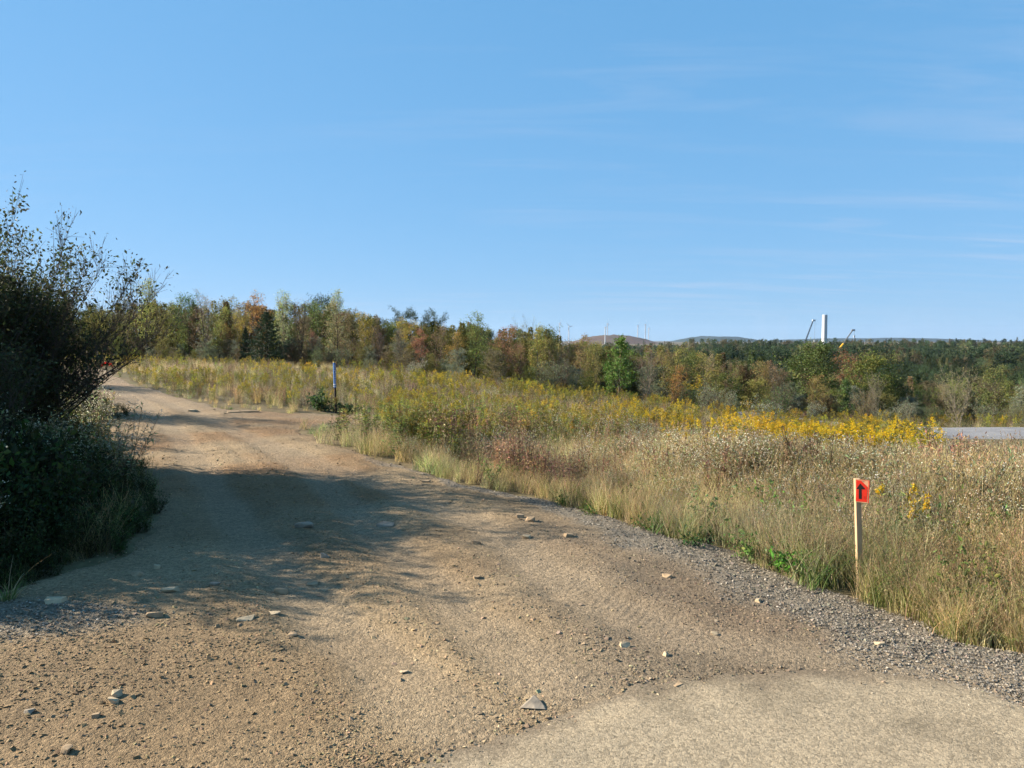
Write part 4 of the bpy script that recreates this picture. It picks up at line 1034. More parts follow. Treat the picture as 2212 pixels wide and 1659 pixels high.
BUSHES = [
 ('sage_bush', 'small silvery bush below the tall pale aspen', 150, 60, 343, SAGE, 0.9),
 ('green_bush', 'small bright yellow-green bush beside the silvery one, near the roadside bush', 136, 58, 347, (0.17, 0.20, 0.035), 1.1),
 ('dark_bush', 'dark bush squeezed between the large pine and the pale poplar', 290, 58, 337, (0.05, 0.075, 0.04), 1.4),
 ('green_bush', 'grey-green bush at the foot of the big grey-olive tree behind the blue post', 345, 53, 343, (0.09, 0.115, 0.065), 1.7),
 ('green_bush', 'leafy green bush between red-brown sapling and big grey-olive tree', 318, 53, 346, (0.10, 0.135, 0.055), 1.1),
 ('sage_bush', 'grey-green low bush below the leafless purple-brown thicket', 371, 44, 357, (0.125, 0.14, 0.075), 1.5),
 ('pale_bush', 'pale white-flecked bush in front of the pinkish red young tree', 413, 38, 356, (0.25, 0.25, 0.19), 1.2),
 ('sage_bush', 'low rounded grey-green bush below the tall green tree', 461, 41, 366, (0.135, 0.155, 0.095), 1.6),
 ('olive_bush', 'large grey-green olive bush in the middle of the tree line, widest of the bushes', 548, 45, 358, (0.125, 0.145, 0.085), 1.35),
 ('green_bush', 'light green leafy bush before two sage bushes', 698, 46, 375, (0.115, 0.165, 0.04), 0.9),
 ('sage_bush', 'taller of two silvery sage bushes behind the lone tall goldenrod', 708, 44, 381, SAGE, 1.05),
 ('sage_bush', 'lower of two silvery sage bushes behind the lone tall goldenrod', 725, 43, 387, SAGE, 1.2),
 ('white_bush', 'wide pale grey-green bush, white-flecked, before the forked white trunk', 770, 38, 396, (0.24, 0.26, 0.19), 1.6),
 ('green_bush', 'dark green low bush right behind the wide pale bush', 780, 46, 385, (0.065, 0.105, 0.035), 1.3),
 ('sage_bush', 'silvery bush at the foot of the rust and yellow-green bush', 818, 46, 401, (0.23, 0.25, 0.18), 1.25),
 ('sage_bush', 'silvery bush growing low beneath the leafless pale-stemmed sapling', 886, 46, 404, (0.20, 0.22, 0.15), 1.2),
 ('sage_bush', 'rounded silvery bush between the dark trees and the bare spreading tree', 906, 47, 399, (0.20, 0.22, 0.15), 1.1),
 ('green_bush', 'leafy green bush at the foot of the mid green tree', 935, 50, 404, (0.10, 0.13, 0.05), 1.2),
 ('sage_bush', 'pale silvery bush just past the bare spreading tree', 990, 52, 399, (0.16, 0.18, 0.11), 1.3),
 ('green_bush', 'olive bush at the picture edge across the asphalt road', 1016, 50, 402, (0.10, 0.115, 0.045), 1.4),
]
for (nm, lb, ct, px, di, ty, kd, cl, wd, bk) in TREES:
    plant_tree(nm, lb, ct, px, di, ty, kd, cl, wd, bk, GT)
for (nm, lb, px, di, ty, cl, wd) in BUSHES:
    plant_tree(nm, lb, 'bush', px, di, ty, 'bush', cl, wd, 'mid', GB)

# ---- the wood behind, one mass nobody could count
def far_protos():
    out = []
    for k in range(4):
        rg = G(700 + k); seg, anc = skeleton(rg, h=7.0, nb=20, start=0.2, lmax=0.36, elev=(15, 60), shape='round', ntw=4)
        g = Geo(); A0 = np.array([a[0] for a in anc]); n = 800; i = rg.integers(0, len(A0), n)
        leaves(g, A0[i] + rg.normal(0, 0.25, (n, 3)), rg.normal(size=(n, 3)), 0.30 + 0.2 * rg.random(n), jitter((1, 1, 1), n, 0.3, 0.1, rg), 0.7, rg)
        tubes(g, [[0, 0, 0]], [[0, 0, 5]], 0.1, 0.04, (1.2, 1.1, 1.0), 4)
        out.append(proto('wood_shape', g.mesh('wood_shape', [M_FARTREE])))
    for k in range(2):
        rg = G(720 + k); g = Geo(); n = 700; z = rg.random(n) ** 1.3 * 7.5 + 0.6; a = rg.random(n) * 6.283; rr_ = (8.2 - z) * 0.26 * (0.6 + 0.5 * rg.random(n)) * (0.75 + 0.25 * np.cos(z * 6))
        C = np.stack([np.cos(a) * rr_, np.sin(a) * rr_, z], 1)
        leaves(g, C * np.array([0.7, 0.7, 1]), np.stack([np.cos(a), np.sin(a), 0.2 + 0 * a], 1) + rg.normal(0, 0.35, (n, 3)), 0.45, jitter((1, 1, 1), n, 0.3, 0.08, rg), 0.35, rg)
        tubes(g, [[0, 0, 0]], [[0, 0, 7.6]], 0.12, 0.03, (1.2, 1.1, 1.0), 4)
        out.append(proto('wood_shape', g.mesh('wood_shape', [M_FARTREE])))
    return out
fp = far_protos()
def near_protos():
    out = []
    for k in range(5):
        rg = G(740 + k); seg, anc = skeleton(rg, h=7.0, nb=26, start=0.2, lmax=0.28, elev=(25, 65), shape='round', ntw=6, stems=1 + k % 2, spread=0.1)
        g = Geo(); A0 = np.array([a[0] for a in anc]); n = 2600; i = rg.integers(0, len(A0), n)
        tone = jitter((1, 1, 1), len(A0), 0.22, 0.10, rg)
        leaves(g, A0[i] + rg.normal(0, 0.13, (n, 3)), rg.normal(size=(n, 3)), 0.12 + 0.08 * rg.random(n), tone[i] * jitter((1, 1, 1), n, 0.25, 0.1, rg), 0.6, rg)
        tubes(g, [q[0] for q in seg], [q[1] for q in seg], [max(q[2], 0.008) for q in seg], [max(q[3], 0.006) for q in seg], (0.9, 0.8, 0.75), 3)
        out.append(proto('wood_shape', g.mesh('wood_shape', [M_FARTREE])))
    return out
npz = near_protos()
def sky_row(px): return np.interp(px, [-100, 110, 250, 340, 400, 460, 545, 566, 620, 700, 800, 860, 910, 1100], [300, 300, 301, 302, 318, 322, 329, 340, 343, 348, 355, 366, 378, 378])
def wood(name, seed, n, d0, d1, umin, umax, p, conifer, smin, smax, cols, limit=False):
    rg, x, y = field_sites(seed, n, d0, d1, umin, umax, p)
    ok = y > tree_front(field_px(x, y)) + 6
    x, y = x[ok], y[ok]; n = len(x)
    con = rg.random(n) < conifer * 2 * vnoise(x, y, 60, 90)
    sh = npz + fp[4:] if limit in (1, 2) else fp
    pick = np.where(con, rg.integers(5, 7, n), rg.integers(0, 5, n)) if limit in (1, 2) else np.where(con, rg.integers(4, 6, n), rg.integers(0, 4, n))
    cols = np.array(cols); ci = np.clip((fnoise(x, y, 25 if not limit else 9, 91) * 1.6 - 0.3) * len(cols) + rg.normal(0, 0.9, n), 0, len(cols) - 1).astype(int)
    tn = np.where(con[:, None], np.array([[0.060, 0.092, 0.045]]), cols[ci]) * np.exp(rg.normal(0, 0.30, (n, 1))) * np.exp((fnoise(x, y, 40, 95) - 0.5) * 1.2)[:, None]
    s = smin + (smax - smin) * rg.random(n) ** (1.0 if limit is True else 1.6) * (0.5 + fnoise(x, y, 50, 97))
    if limit:
        row = sky_row(field_px(x, y)) if limit is True else np.interp(y, [100, 200, 420, 700, 1300], [378, 362, 347, 341, 336]) + (4 if limit == 3 else 0) * (field_px(x, y) < 690)
        zt = EYE - (row + (16 if limit != 3 else 9) * rg.random(n) - 340) / FPX * y
        s = np.minimum(s, np.maximum((zt - H(x, y)) / 7.6, 0.2))
    scl = np.stack([s * (0.85 + 0.4 * rg.random(n)), s * (0.85 + 0.4 * rg.random(n)), s], 1)
    rot = np.stack([0 * x, 0 * x, rg.random(n) * 6.283], 1)
    return scatter(name, sh, np.stack([x, y, H(x, y) - 0.2], 1), rot, scl, tn, pick)
C1 = [(0.25, 0.235, 0.072), (0.21, 0.195, 0.065), (0.22, 0.155, 0.085), (0.17, 0.195, 0.058), (0.235, 0.20, 0.115)]
C2 = [(0.095, 0.125, 0.048), (0.075, 0.105, 0.045), (0.125, 0.13, 0.055), (0.08, 0.11, 0.055), (0.14, 0.12, 0.065)]
wood('thicket', 801, 480, 60, 100, -0.62, 0.12, 1.0, 0.0, 0.40, 0.98, C1, True)
wood('thicket', 802, 800, 58, 120, 0.08, 0.85, 1.0, 0.0, 0.40, 0.80, C1 + C2[:2], True)
wood('distant_woods', 803, 4600, 105, 420, 0.02, 0.85, 0.6, 0.5, 0.7, 1.6, C2 + [(0.17, 0.16, 0.07)], 2)
wood('distant_woods', 804, 6500, 380, 1350, -0.1, 0.85, 0.5, 0.4, 0.7, 2.1, C2 + [(0.15, 0.125, 0.07), (0.19, 0.17, 0.09)], 3)

def scrub(seed, n):
    rg = G(seed); px = 100 + 950 * rg.random(n); y = tree_front(px) - 9 * rg.random(n) + 2; x = (px - 512) / FPX * y
    ok = (asph_dist(x, y) > 5) & (np.abs(px - 619) > 26) & (np.abs(px - 266) > 24) & (np.abs(px - 472) > 14) & (np.abs(px - 961) > 30); x, y = x[ok], y[ok]; n = len(x)
    s = (0.16 + 0.22 * rg.random(n) ** 1.5) * np.interp(field_px(x, y), [100, 350, 600], [0.7, 0.8, 1.0])
    cl = np.array(C1 + [(0.26, 0.28, 0.19), (0.19, 0.22, 0.13)])
    return scatter('underbrush', npz, np.stack([x, y, H(x, y) - 0.35 * s * 7], 1), np.stack([0 * x, 0 * x, rg.random(n) * 6.283], 1), np.stack([s * 1.9, s * 1.9, s * 1.3], 1), cl[rg.integers(0, len(cl), n)] * np.exp(rg.normal(0, 0.2, (n, 1))), rg.integers(0, 5, n))
scrub(811, 190)

# ------------------------------------------------------------------ the dark bushes by the road on the left
def big_bush(label, loc, h, seed, stems, nleaf, leaf, reach=None, spread=0.55, lmax=0.34, col=(0.060, 0.070, 0.026), low=True, name='roadside_bush', gap=0.15):
    rg = G(seed)
    seg, anc = skeleton(rg, h=h, stems=stems, nb=stems * 9, start=0.12 if low else 0.25, lmax=lmax, elev=(30, 72), shape='vase', ntw=9, spread=spread, wob=0.05, base_r=0.028, curve=0.3, twig=0.5)
    bare = []
    for (tx, ty, tz, r0) in (reach or []):          # long arching limbs that lean out over the road
        tgt = np.array([tx, ty, tz]); K = 12; t = np.linspace(0, 1, K)
        P = np.outer(t, tgt); P[:, 2] = tz * (0.75 * t + 0.25 * t ** 2) + 0.12 * np.sin(t * 3.1)
        P[1:] += np.cumsum(rg.normal(0, 0.018, (K - 1, 3)), 0)
        for i in range(K - 1): bare.append((P[i], P[i + 1], r0 * (1 - 0.88 * t[i]), r0 * (1 - 0.88 * t[i + 1])))
        for k in range(52):
            f = 0.22 + 0.78 * rg.random(); i = min(int(f * (K - 1)), K - 2); o = P[i] + (P[i + 1] - P[i]) * (f * (K - 1) - i)
            d = unit(unit(P[i + 1] - P[i]) * 0.9 + rg.normal(0, 0.45, 3) + np.array([0, 0, 0.55])); Ln = (0.25 + 0.55 * rg.random()) * (1.15 - 0.5 * f)
            q = [o]
            for j in range(4):
                d = unit(d + rg.normal(0, 0.14, 3) + np.array([0, 0, 0.10])); q.append(q[-1] + d * Ln / 4)
            rt = max(r0 * 0.22 * (1.1 - f), 0.0022)
            for j in range(4): bare.append((q[j], q[j + 1], rt * (1 - 0.2 * j), rt * (1 - 0.2 * (j + 1))))
            for w_ in range(4):
                j = rg.integers(1, 4); d3 = unit(d + rg.normal(0, 0.5, 3) + np.array([0, 0, 0.2])); L3 = Ln * (0.2 + 0.3 * rg.random())
                bare.append((q[j], q[j] + d3 * L3, rt * 0.5, rt * 0.25))
                if rg.random() < 0.6: anc.append((q[j] + d3 * L3, d3))
            if f < 0.62: anc.extend([(q[3], d), (q[4], d), (q[2], d)])
    t = thing(name, label, 'bush', loc)
    obj('branches', seg_mesh('branches', seg + bare, 4, minr=0.0016, rg=rg), t, (0.085, 0.07, 0.058))
    obj('foliage', crown_mesh('foliage', anc, nleaf, leaf, 0.045, rg, asp=0.5, gap=gap), t, col)
    return t
def gl(x, y): return (x, y, float(H(x, y)) - 0.03)
big_bush('tall dark roadside bush with bare branches arching out towards the road', gl(-6.5, 9.3), 2.15, 901, 14, 42000, 0.045,
         reach=[(2.32, -0.1, 1.91, 0.0186), (2.12, -0.5, 2.46, 0.0186), (1.72, -0.4, 2.70, 0.0186), (1.12, 0.0, 2.79, 0.0186), (2.07, -0.6, 1.49, 0.0161), (2.27, -0.3, 2.23, 0.0198), (1.97, -0.2, 2.00, 0.0186), (2.17, 0.1, 1.72, 0.0174), (1.52, -0.5, 2.37, 0.0186), (0.97, -0.5, 2.60, 0.0174), (1.82, -0.8, 1.30, 0.0136), (0.42, -0.6, 2.56, 0.0161), (1.32, -0.7, 1.77, 0.0149), (1.72, 0.3, 2.14, 0.0161), (-0.18, -0.3, 2.51, 0.0161)], spread=0.48)
big_bush('dense leafy bush at the picture edge in front of the tall dark roadside bush', gl(-6.2, 8.0), 2.3, 905, 14, 46000, 0.045, spread=0.42, gap=0.05,
         reach=[(0.6, -0.3, 2.3, 0.016), (0.1, 0.2, 2.4, 0.016), (-0.5, 0.2, 2.15, 0.016)])
big_bush('low leafy bush closest to the camera at the picture edge, mostly out of view', gl(-6.3, 6.7), 2.1, 909, 12, 30000, 0.055, spread=0.40, gap=0.05)
big_bush('dense near-black leafy bush filling the space under the tall roadside bush', gl(-6.1, 8.75), 1.75, 925, 14, 42000, 0.045, spread=0.42, gap=0.0, name='dense_bush')
big_bush('low dark shrub under the arching branches of the tall roadside bush', gl(-5.85, 8.6), 1.2, 921, 11, 17000, 0.042, spread=0.5, gap=0.05, name='low_shrub')
big_bush('low dark shrub in front of the dense leafy bush', gl(-5.35, 7.2), 1.2, 923, 11, 17000, 0.042, spread=0.5, gap=0.05, name='low_shrub')
big_bush('bush farther up the dirt road, behind the tall dark roadside bush', gl(-10.6, 16.0), 2.5, 913, 9, 9000, 0.05, spread=0.45, gap=0.1)
big_bush('bush farthest up the dirt road, shading its bend', gl(-15.6, 23.0), 2.6, 917, 9, 8000, 0.055, spread=0.45, gap=0.1)

# ------------------------------------------------------------------ marked rocks on the road
M_ROCK = plain('sandstone', (0.30, 0.215, 0.13), 0.95, 0, 0.35, 14.0, 0.5)
M_ROCKG = plain('slate', (0.24, 0.20, 0.15), 0.95, 0, 0.35, 14.0, 0.5)
M_ROCKW = plain('pale_stone', (0.42, 0.325, 0.205), 0.95, 0, 0.25, 14.0, 0.4)
ROCKS = [  # screen spot in the 2212 wide view, width there, height share, material, label
 (607, 1277, 40, 0.42, M_ROCK, 'blocky tan rock at the edge of the bush shadow, largest on the road'),
 (675, 1257, 30, 0.22, M_ROCK, 'flat tan slab behind the largest rock at the shadow edge'),
 (705, 1270, 30, 0.10, M_ROCK, 'thin flat stone lying flush beside the flat tan slab'),
 (465, 1272, 27, 0.28, M_ROCKG, 'grey flat stone just inside the shadow, left of the largest rock'),
 (335, 1340, 36, 0.45, M_ROCK, 'rounded tan rock in sun beyond the thin curved shadow'),
 (370, 1286, 40, 0.30, M_ROCKW, 'half-buried pale rock right on the sunny border of the shadow'),
 (590, 1330, 32, 0.12, M_ROCKW, 'thin pale slab tilted in the sunlit gravel'),
 (530, 1347, 44, 0.16, M_ROCKW, 'smooth pale stone sunk flush in the dirt'),
 (632, 1377, 24, 0.35, M_ROCK, 'small tan stone with a chip, below the tilted pale slab'),
 (245, 1527, 34, 0.55, M_ROCKW, 'pale angular rock with a smaller one leaning behind it, lower corner of the road'),
 (252, 1514, 26, 0.70, M_ROCKW, 'small pale rock standing up behind the pale angular rock'),
 (146, 1630, 28, 0.60, M_ROCK, 'dark brown lump of rock at the bottom of the picture'),
 (64, 1546, 28, 0.35, M_ROCKG, 'grey pointed stone near the lower corner'),
 (208, 1560, 20, 0.60, M_ROCK, 'brown stone between the pale angular rock and the bottom lump'),
 (1152, 1532, 62, 0.26, M_ROCKG, 'pale grey-blue flat rock with pointed tip at the pavement edge'),
 (1463, 1487, 30, 0.30, M_ROCK, 'pinkish flat stone lying on the pavement edge'),
 (1441, 1250, 22, 0.45, M_ROCK, 'single brown stone on the smooth track, nearer the grass edge'),
 (1146, 1129, 26, 0.50, M_ROCK, 'brown stone, larger of two at the tip of the shadow'),
 (1122, 1120, 22, 0.45, M_ROCK, 'tan stone, smaller of two at the tip of the shadow'),
 (1137, 1163, 22, 0.50, M_ROCKW, 'pale rounded stone in sun beyond the tip of the shadow'),
 (1228, 1166, 24, 0.45, M_ROCK, 'tan stone lying alone just off the gravel edge'),
 (1030, 1178, 26, 0.45, M_ROCK, 'tan stone on an orange patch of dirt'),
 (703, 1205, 26, 0.50, M_ROCKG, 'grey stone inside the shadow above the flat tan slab'),
 (657, 1141, 42, 0.35, M_ROCKG, 'flat stack of dark slate in the middle of the shadow'),
 (830, 1132, 44, 0.18, M_ROCKG, 'dark flat slab lying in the far part of the shadow'),
 (297, 1246, 34, 0.30, M_ROCK, 'brown flat rock in deep shade beside the bush'),
 (340, 1232, 16, 0.9, M_ROCKW, 'pale rock catching the light in the shade'),
 (1543, 1370, 18, 0.45, M_ROCKW, 'small pale stone on the grey gravel track'),
 (1440, 1420, 18, 0.55, M_ROCKW, 'white pebble standing on the smooth brown strip'),
 (920, 1044, 24, 0.30, M_ROCK, 'flat stone at the grass edge where the shadow ends'),
 (418, 888, 22, 0.35, M_ROCKW, 'pale stone in the middle of the dirt road, far up'),
 (872, 1452, 22, 0.30, M_ROCKW, 'pale flat chip in the stony middle of the road'),
 (1030, 1250, 20, 0.40, M_ROCK, 'small brown stone half-way across the sunny dirt'),
 (1350, 1402, 26, 0.45, M_ROCKW, 'cream stone beside a dark hole in the gravel'),
 (1900, 1400, 22, 0.40, M_ROCKW, 'cream chip in the grey gravel below the grass'),
 (1640, 1300, 20, 0.35, M_ROCKW, 'cream flat chip in the grey gravel left of the stake'),
 (120, 1310, 50, 0.28, M_ROCKW, 'pale flat stone at the shaded foot of the bank'),
]
rk = np.random.default_rng(11)
for (ix, iy, w, hs, mm, lb) in ROCKS:
    p = ground_at(ix * S, iy * S)
    wd = w * S / FPX * p.y
    me = hull_mesh('rock', rk, 15, (wd, wd * (0.6 + 0.3 * rk.random()), wd * hs * 1.25), [mm], pw=0.42)
    if 'pointed tip' in lb:
        bm = bmesh.new()
        for (a, b, c) in ((-0.5, -0.12, -0.3), (-0.42, -0.2, 0.35), (0.5, -0.16, -0.3), (0.46, -0.2, 0.15), (0.1, -0.24, 0.55), (-0.12, 0.15, 0.9), (0.0, 0.42, 0.7), (0.12, 0.40, -0.3), (-0.2, 0.2, -0.3), (0.3, 0.1, 0.4)):
            bm.verts.new((a * wd, b * wd * 1.3, c * wd * 0.095))
        bmesh.ops.convex_hull(bm, input=bm.verts); bm.to_mesh(me); bm.free()
    bm = bmesh.new(); bm.from_mesh(me)
    bmesh.ops.bevel(bm, geom=bm.edges[:], offset=wd * 0.012, segments=1, affect='EDGES')
    bm.to_mesh(me); bm.free()
    o = obj('rock', me)
    zz = float(surf_z(np.array([p.x]), np.array([p.y]))[0])
    o.location = (p.x, p.y, zz + wd * hs * 0.18)
    o.rotation_euler = (rk.normal(0, 0.06), rk.normal(0, 0.06), rk.normal(0, 0.25))
    tag(o, lb, 'rock', 'rocks lying on the dirt road')

# ------------------------------------------------------------------ stake with arrow sign
def box_mesh(name, dims, mats, bev=0.0, center=(0, 0, 0)):
    bm = bmesh.new(); bmesh.ops.create_cube(bm, size=1)
    for v in bm.verts: v.co = Vector((v.co.x * dims[0] + center[0], v.co.y * dims[1] + center[1], v.co.z * dims[2] + center[2]))
    if bev: bmesh.ops.bevel(bm, geom=bm.edges[:], offset=bev, segments=1, affect='EDGES')
    me = bpy.data.meshes.new(name); bm.to_mesh(me); bm.free()
    for m in mats: me.materials.append(m)
    return me
def poly_mesh(name, pts, th, mats):
    """flat outline in the x-z plane with thickness th towards +y"""
    bm = bmesh.new()
    f = bm.faces.new([bm.verts.new((x, 0, z)) for x, z in pts])
    r = bmesh.ops.extrude_face_region(bm, geom=[f])
    for v in [e for e in r['geom'] if isinstance(e, bmesh.types.BMVert)]: v.co.y += th
    bmesh.ops.recalc_face_normals(bm, faces=bm.faces[:])
    me = bpy.data.meshes.new(name); bm.to_mesh(me); bm.free()
    for m in mats: me.materials.append(m)
    return me
def wood_mat(name, c1, c2, sx=30):
    m, t, out = mat(name)
    tcn = N(t, 'ShaderNodeTexCoord'); mpn = N(t, 'ShaderNodeMapping'); mpn.inputs['Scale'].default_value = (sx * 6, sx * 6, sx * 0.25)
    nz = N(t, 'ShaderNodeTexNoise'); nz.inputs['Scale'].default_value = 1; nz.inputs['Detail'].default_value = 6
    L(t, tcn.outputs['Object'], mpn.inputs[0]); L(t, mpn.outputs[0], nz.inputs['Vector'])
    cr = N(t, 'ShaderNodeValToRGB'); cr.color_ramp.elements[0].color = (*c1, 1); cr.color_ramp.elements[1].color = (*c2, 1)
    cr.color_ramp.elements[0].position = 0.3; cr.color_ramp.elements[1].position = 0.7
    L(t, nz.outputs['Fac'], cr.inputs[0])
    p = N(t, 'ShaderNodeBsdfPrincipled'); p.inputs['Roughness'].default_value = 0.8; L(t, cr.outputs[0], p.inputs['Base Color']); L(t, p.outputs[0], out.inputs[0])
    return m
def film(name, col, tr=0.5):
    m, t, out = mat(name)
    p = N(t, 'ShaderNodeBsdfPrincipled'); p.inputs['Base Color'].default_value = (*col, 1); p.inputs['Roughness'].default_value = 0.45
    b = N(t, 'ShaderNodeBsdfTranslucent'); b.inputs[0].default_value = (*col, 1)
    ms = N(t, 'ShaderNodeMixShader'); ms.inputs[0].default_value = tr
    L(t, p.outputs[0], ms.inputs[1]); L(t, b.outputs[0], ms.inputs[2]); L(t, ms.outputs[0], out.inputs[0])
    return m
M_WOOD = wood_mat('fresh_lumber', (0.34, 0.22, 0.115), (0.45, 0.31, 0.175))
M_REDF = film('orange_red_film', (0.85, 0.045, 0.02), 0.45)
M_PEACH = film('peach_backing', (0.85, 0.50, 0.28), 0.45)
M_BLACK = plain('black_ink', (0.012, 0.010, 0.010), 0.6)
pb = ground_at(1858 * S, 1280 * S)
st = thing('survey_stake', 'pale wooden stake with a red arrow sign on top, standing at the gravel edge', 'stake', (pb.x, pb.y, pb.z - 0.02))
st.rotation_euler = (R(1.0), R(-3.2), R(-4))
ztop = EYE + pb.y * ray(1845 * S, 1033 * S).z
hst = (ztop - pb.z) / math.cos(R(3.2)) + 0.02
ps = obj('post', box_mesh('post', (0.034, 0.034, hst), [M_WOOD], 0.0015, (0, 0, hst / 2)), st)
sg = obj('sign', box_mesh('sign', (0.078, 0.0022, 0.148), [M_PEACH], 0, (0, 0, 0)), st)
sg.location = (0.0165, -0.0405, hst - 0.075); sg.rotation_euler = (0, R(3.0), R(-30))
def on_sign(name, me, y=-0.0014): 
    o = obj(name, me, sg); o.location = (0, y, 0); return o
on_sign('red_panel', poly_mesh('red_panel', [(-0.038, -0.070), (0.028, -0.068), (0.030, 0.030), (-0.010, 0.068), (-0.038, 0.070)], -0.0008, [M_REDF]))
on_sign('arrow', poly_mesh('arrow', [(-0.021, -0.052), (-0.003, -0.052), (-0.005, 0.012), (0.017, 0.016), (-0.015, 0.050), (-0.036, 0.012), (-0.022, 0.012)], -0.0006, [M_BLACK]), -0.0024)
for k in range(3):
    on_sign('printed_line', poly_mesh('printed_line', [(0.008, -0.034 - 0.007 * k), (0.024, -0.0335 - 0.007 * k), (0.024, -0.0345 - 0.007 * k), (0.008, -0.035 - 0.007 * k)], -0.0005, [M_BLACK]), -0.0024)
on_sign('red_border', poly_mesh('red_border', [(0.034, -0.072), (0.0388, -0.072), (0.0388, 0.073), (-0.02, 0.0735), (-0.02, 0.0715), (0.034, 0.071)], -0.0006, [M_REDF]))
on_sign('staple', box_mesh('staple', (0.010, 0.002, 0.0014), [plain('steel', (0.5, 0.5, 0.5), 0.35, 1.0)], 0, (0.0, 0, 0.066)), -0.003)

# ------------------------------------------------------------------ blue marker post by the driveway
M_BLUE = plain('blue_plastic', (0.055, 0.125, 0.30), 0.4, 0, 0.15, 20)
M_DKBR = plain('weathered_post', (0.030, 0.022, 0.018), 0.8, 0, 0.3, 25)
M_WHITE = plain('white_print', (0.75, 0.75, 0.75), 0.6)
M_CAP = plain('yellow_cap', (0.50, 0.36, 0.06), 0.6)
bp = spot(724 * S, 18.0)
ztop = EYE + 18.0 * ray(724 * S, 782 * S).z
hb = ztop - bp.z
mk = thing('marker_post', 'slim blue marker post with dark lower half beside the dirt driveway', 'post', (bp.x, bp.y, bp.z), R(38))
mk.rotation_euler = (0, R(-1.2), R(38))
obj('lower_post', box_mesh('lower_post', (0.044, 0.044, hb * 0.50 + 0.1), [M_DKBR], 0.004, (0, 0, hb * 0.25 - 0.05)), mk)
sl = obj('blue_sleeve', box_mesh('blue_sleeve', (0.050, 0.050, hb * 0.49), [M_BLUE], 0.004, (0, 0, hb * 0.745)), mk)
obj('cap', box_mesh('cap', (0.052, 0.052, 0.02), [M_CAP], 0.003, (0, 0, hb - 0.004)), mk)
rl = np.random.default_rng(3)
for k in range(11):       # small upright print on the two faces seen from the road, too small to read
    z = hb * 0.94 - k * 0.042
    for (ox, oy, dx_, dy_) in ((0, -0.026, 0.018, 0.001),):
        obj('printed_mark', box_mesh('printed_mark', (dx_ * (0.6 + 0.5 * rl.random()), dy_, 0.020), [M_WHITE], 0, (ox + rl.normal(0, 0.003), oy, z)), sl)
for (a, b_) in ((0, -0.026), (-0.026, 0)):
    obj('printed_mark', box_mesh('printed_mark', (0.024 if a == 0 else 0.001, 0.001 if a == 0 else 0.024, 0.030), [M_WHITE], 0, (a, b_, hb * 0.565)), sl)
    obj('printed_mark', box_mesh('printed_mark', (0.02 if a == 0 else 0.001, 0.001 if a == 0 else 0.02, 0.018), [M_WHITE], 0, (a, b_, hb * 0.525)), sl)

# ------------------------------------------------------------------ flag marker up the road, fallen stake
fl = spot(230 * S, 25.0)
zt = EYE + 25.0 * ray(230 * S, 782 * S).z
fm = thing('flag_marker', 'thin stake with a red ribbon where the dirt road vanishes behind the bush', 'marker', (fl.x, fl.y, fl.z))
hf = zt - fl.z
obj('stick', box_mesh('stick', (0.03, 0.012, hf + 0.1), [M_WOOD], 0.002, (0, 0, hf / 2 - 0.05)), fm)
g = Geo(); rg = G(31)
for k in range(7):
    a = rg.random() * 6.283; n = 9; t = np.linspace(0, 1, n)
    c = np.stack([np.cos(a) * 0.16 * t + 0.02 * np.sin(t * 9 + k), np.sin(a) * 0.16 * t + 0.02 * np.cos(t * 8 + k), hf - 0.02 - 0.11 * t ** 2 + 0.02 * np.sin(t * 7 + k * 2)], 1)
    wv = np.array([0, 0, 0.024]); V = np.stack([c - wv, c + wv], 1).reshape(-1, 3); q = np.arange(n - 1)
    g.add(V, (1, 1, 1), np.stack([2 * q, 2 * q + 1, 2 * q + 3, 2 * q + 2], 1))
obj('ribbon', g.mesh('ribbon', [M_REDF]), fm)
pa = ground_at(492 * S, 893 * S); pc = ground_at(560 * S, 892 * S)
fs = obj('fallen_stake', box_mesh('fallen_stake', ((pc - pa).length, 0.05, 0.028), [M_WOOD], 0.002))
fs.location = (pa + pc) / 2 + Vector((0, 0, 0.03)); fs.rotation_euler = (0, 0, math.atan2(pc.y - pa.y, pc.x - pa.x))
tag(fs, 'pale wooden stake lying on the dirt at the far side of the driveway', 'stake')

# ------------------------------------------------------------------ single plants that stand out
def single(name, label, loc, build, parts, rotz=0.0, s=1.0):
    t = thing(name, label, 'plant', loc, rotz, None, s)
    return t
def gplant(name, label, x, y, seed, s=1.0, **kw):
    """a goldenrod of its own, stems with leaves and yellow heads"""
    rg = G(seed); g = Geo(); goldenrod_geo(rg, g, **kw)
    o = obj(name, None) if False else None
    me = g.mesh(name, [M_CROWN]); o = obj(name, me, None, (1, 1, 1))
    o.location = (x, y, float(H(x, y))); o.scale = (s,) * 3
    return tag(o, label, 'plant', 'goldenrods that stand out in the field')
def at_base(px, d): v = spot(px, d); return v.x, v.y
x, y = at_base(893, 5.55); gplant('goldenrod_plant', 'leafy green goldenrod with small yellow heads right behind the stake', x, y, 951, ns=7, h=0.50, r=0.24, bloom=0.5, plume=0.06, yellow=(0.62, 0.42, 0.02), leafc=(0.25, 0.30, 0.085))
x, y = at_base(917, 5.6); gplant('goldenrod_plant', 'goldenrod with one upright yellow head, second behind the stake', x, y, 952, ns=4, h=0.52, r=0.10, bloom=0.8, plume=0.08, yellow=(0.62, 0.42, 0.02), leafc=(0.25, 0.30, 0.085))
x, y = at_base(694, 30); gplant('tall_goldenrod', 'lone tall goldenrod with dark stalk and wide yellow head rising above the rest', x, y, 953, ns=5, h=2.1, r=0.06, bloom=1.0, plume=0.42, yellow=(0.62, 0.43, 0.02))
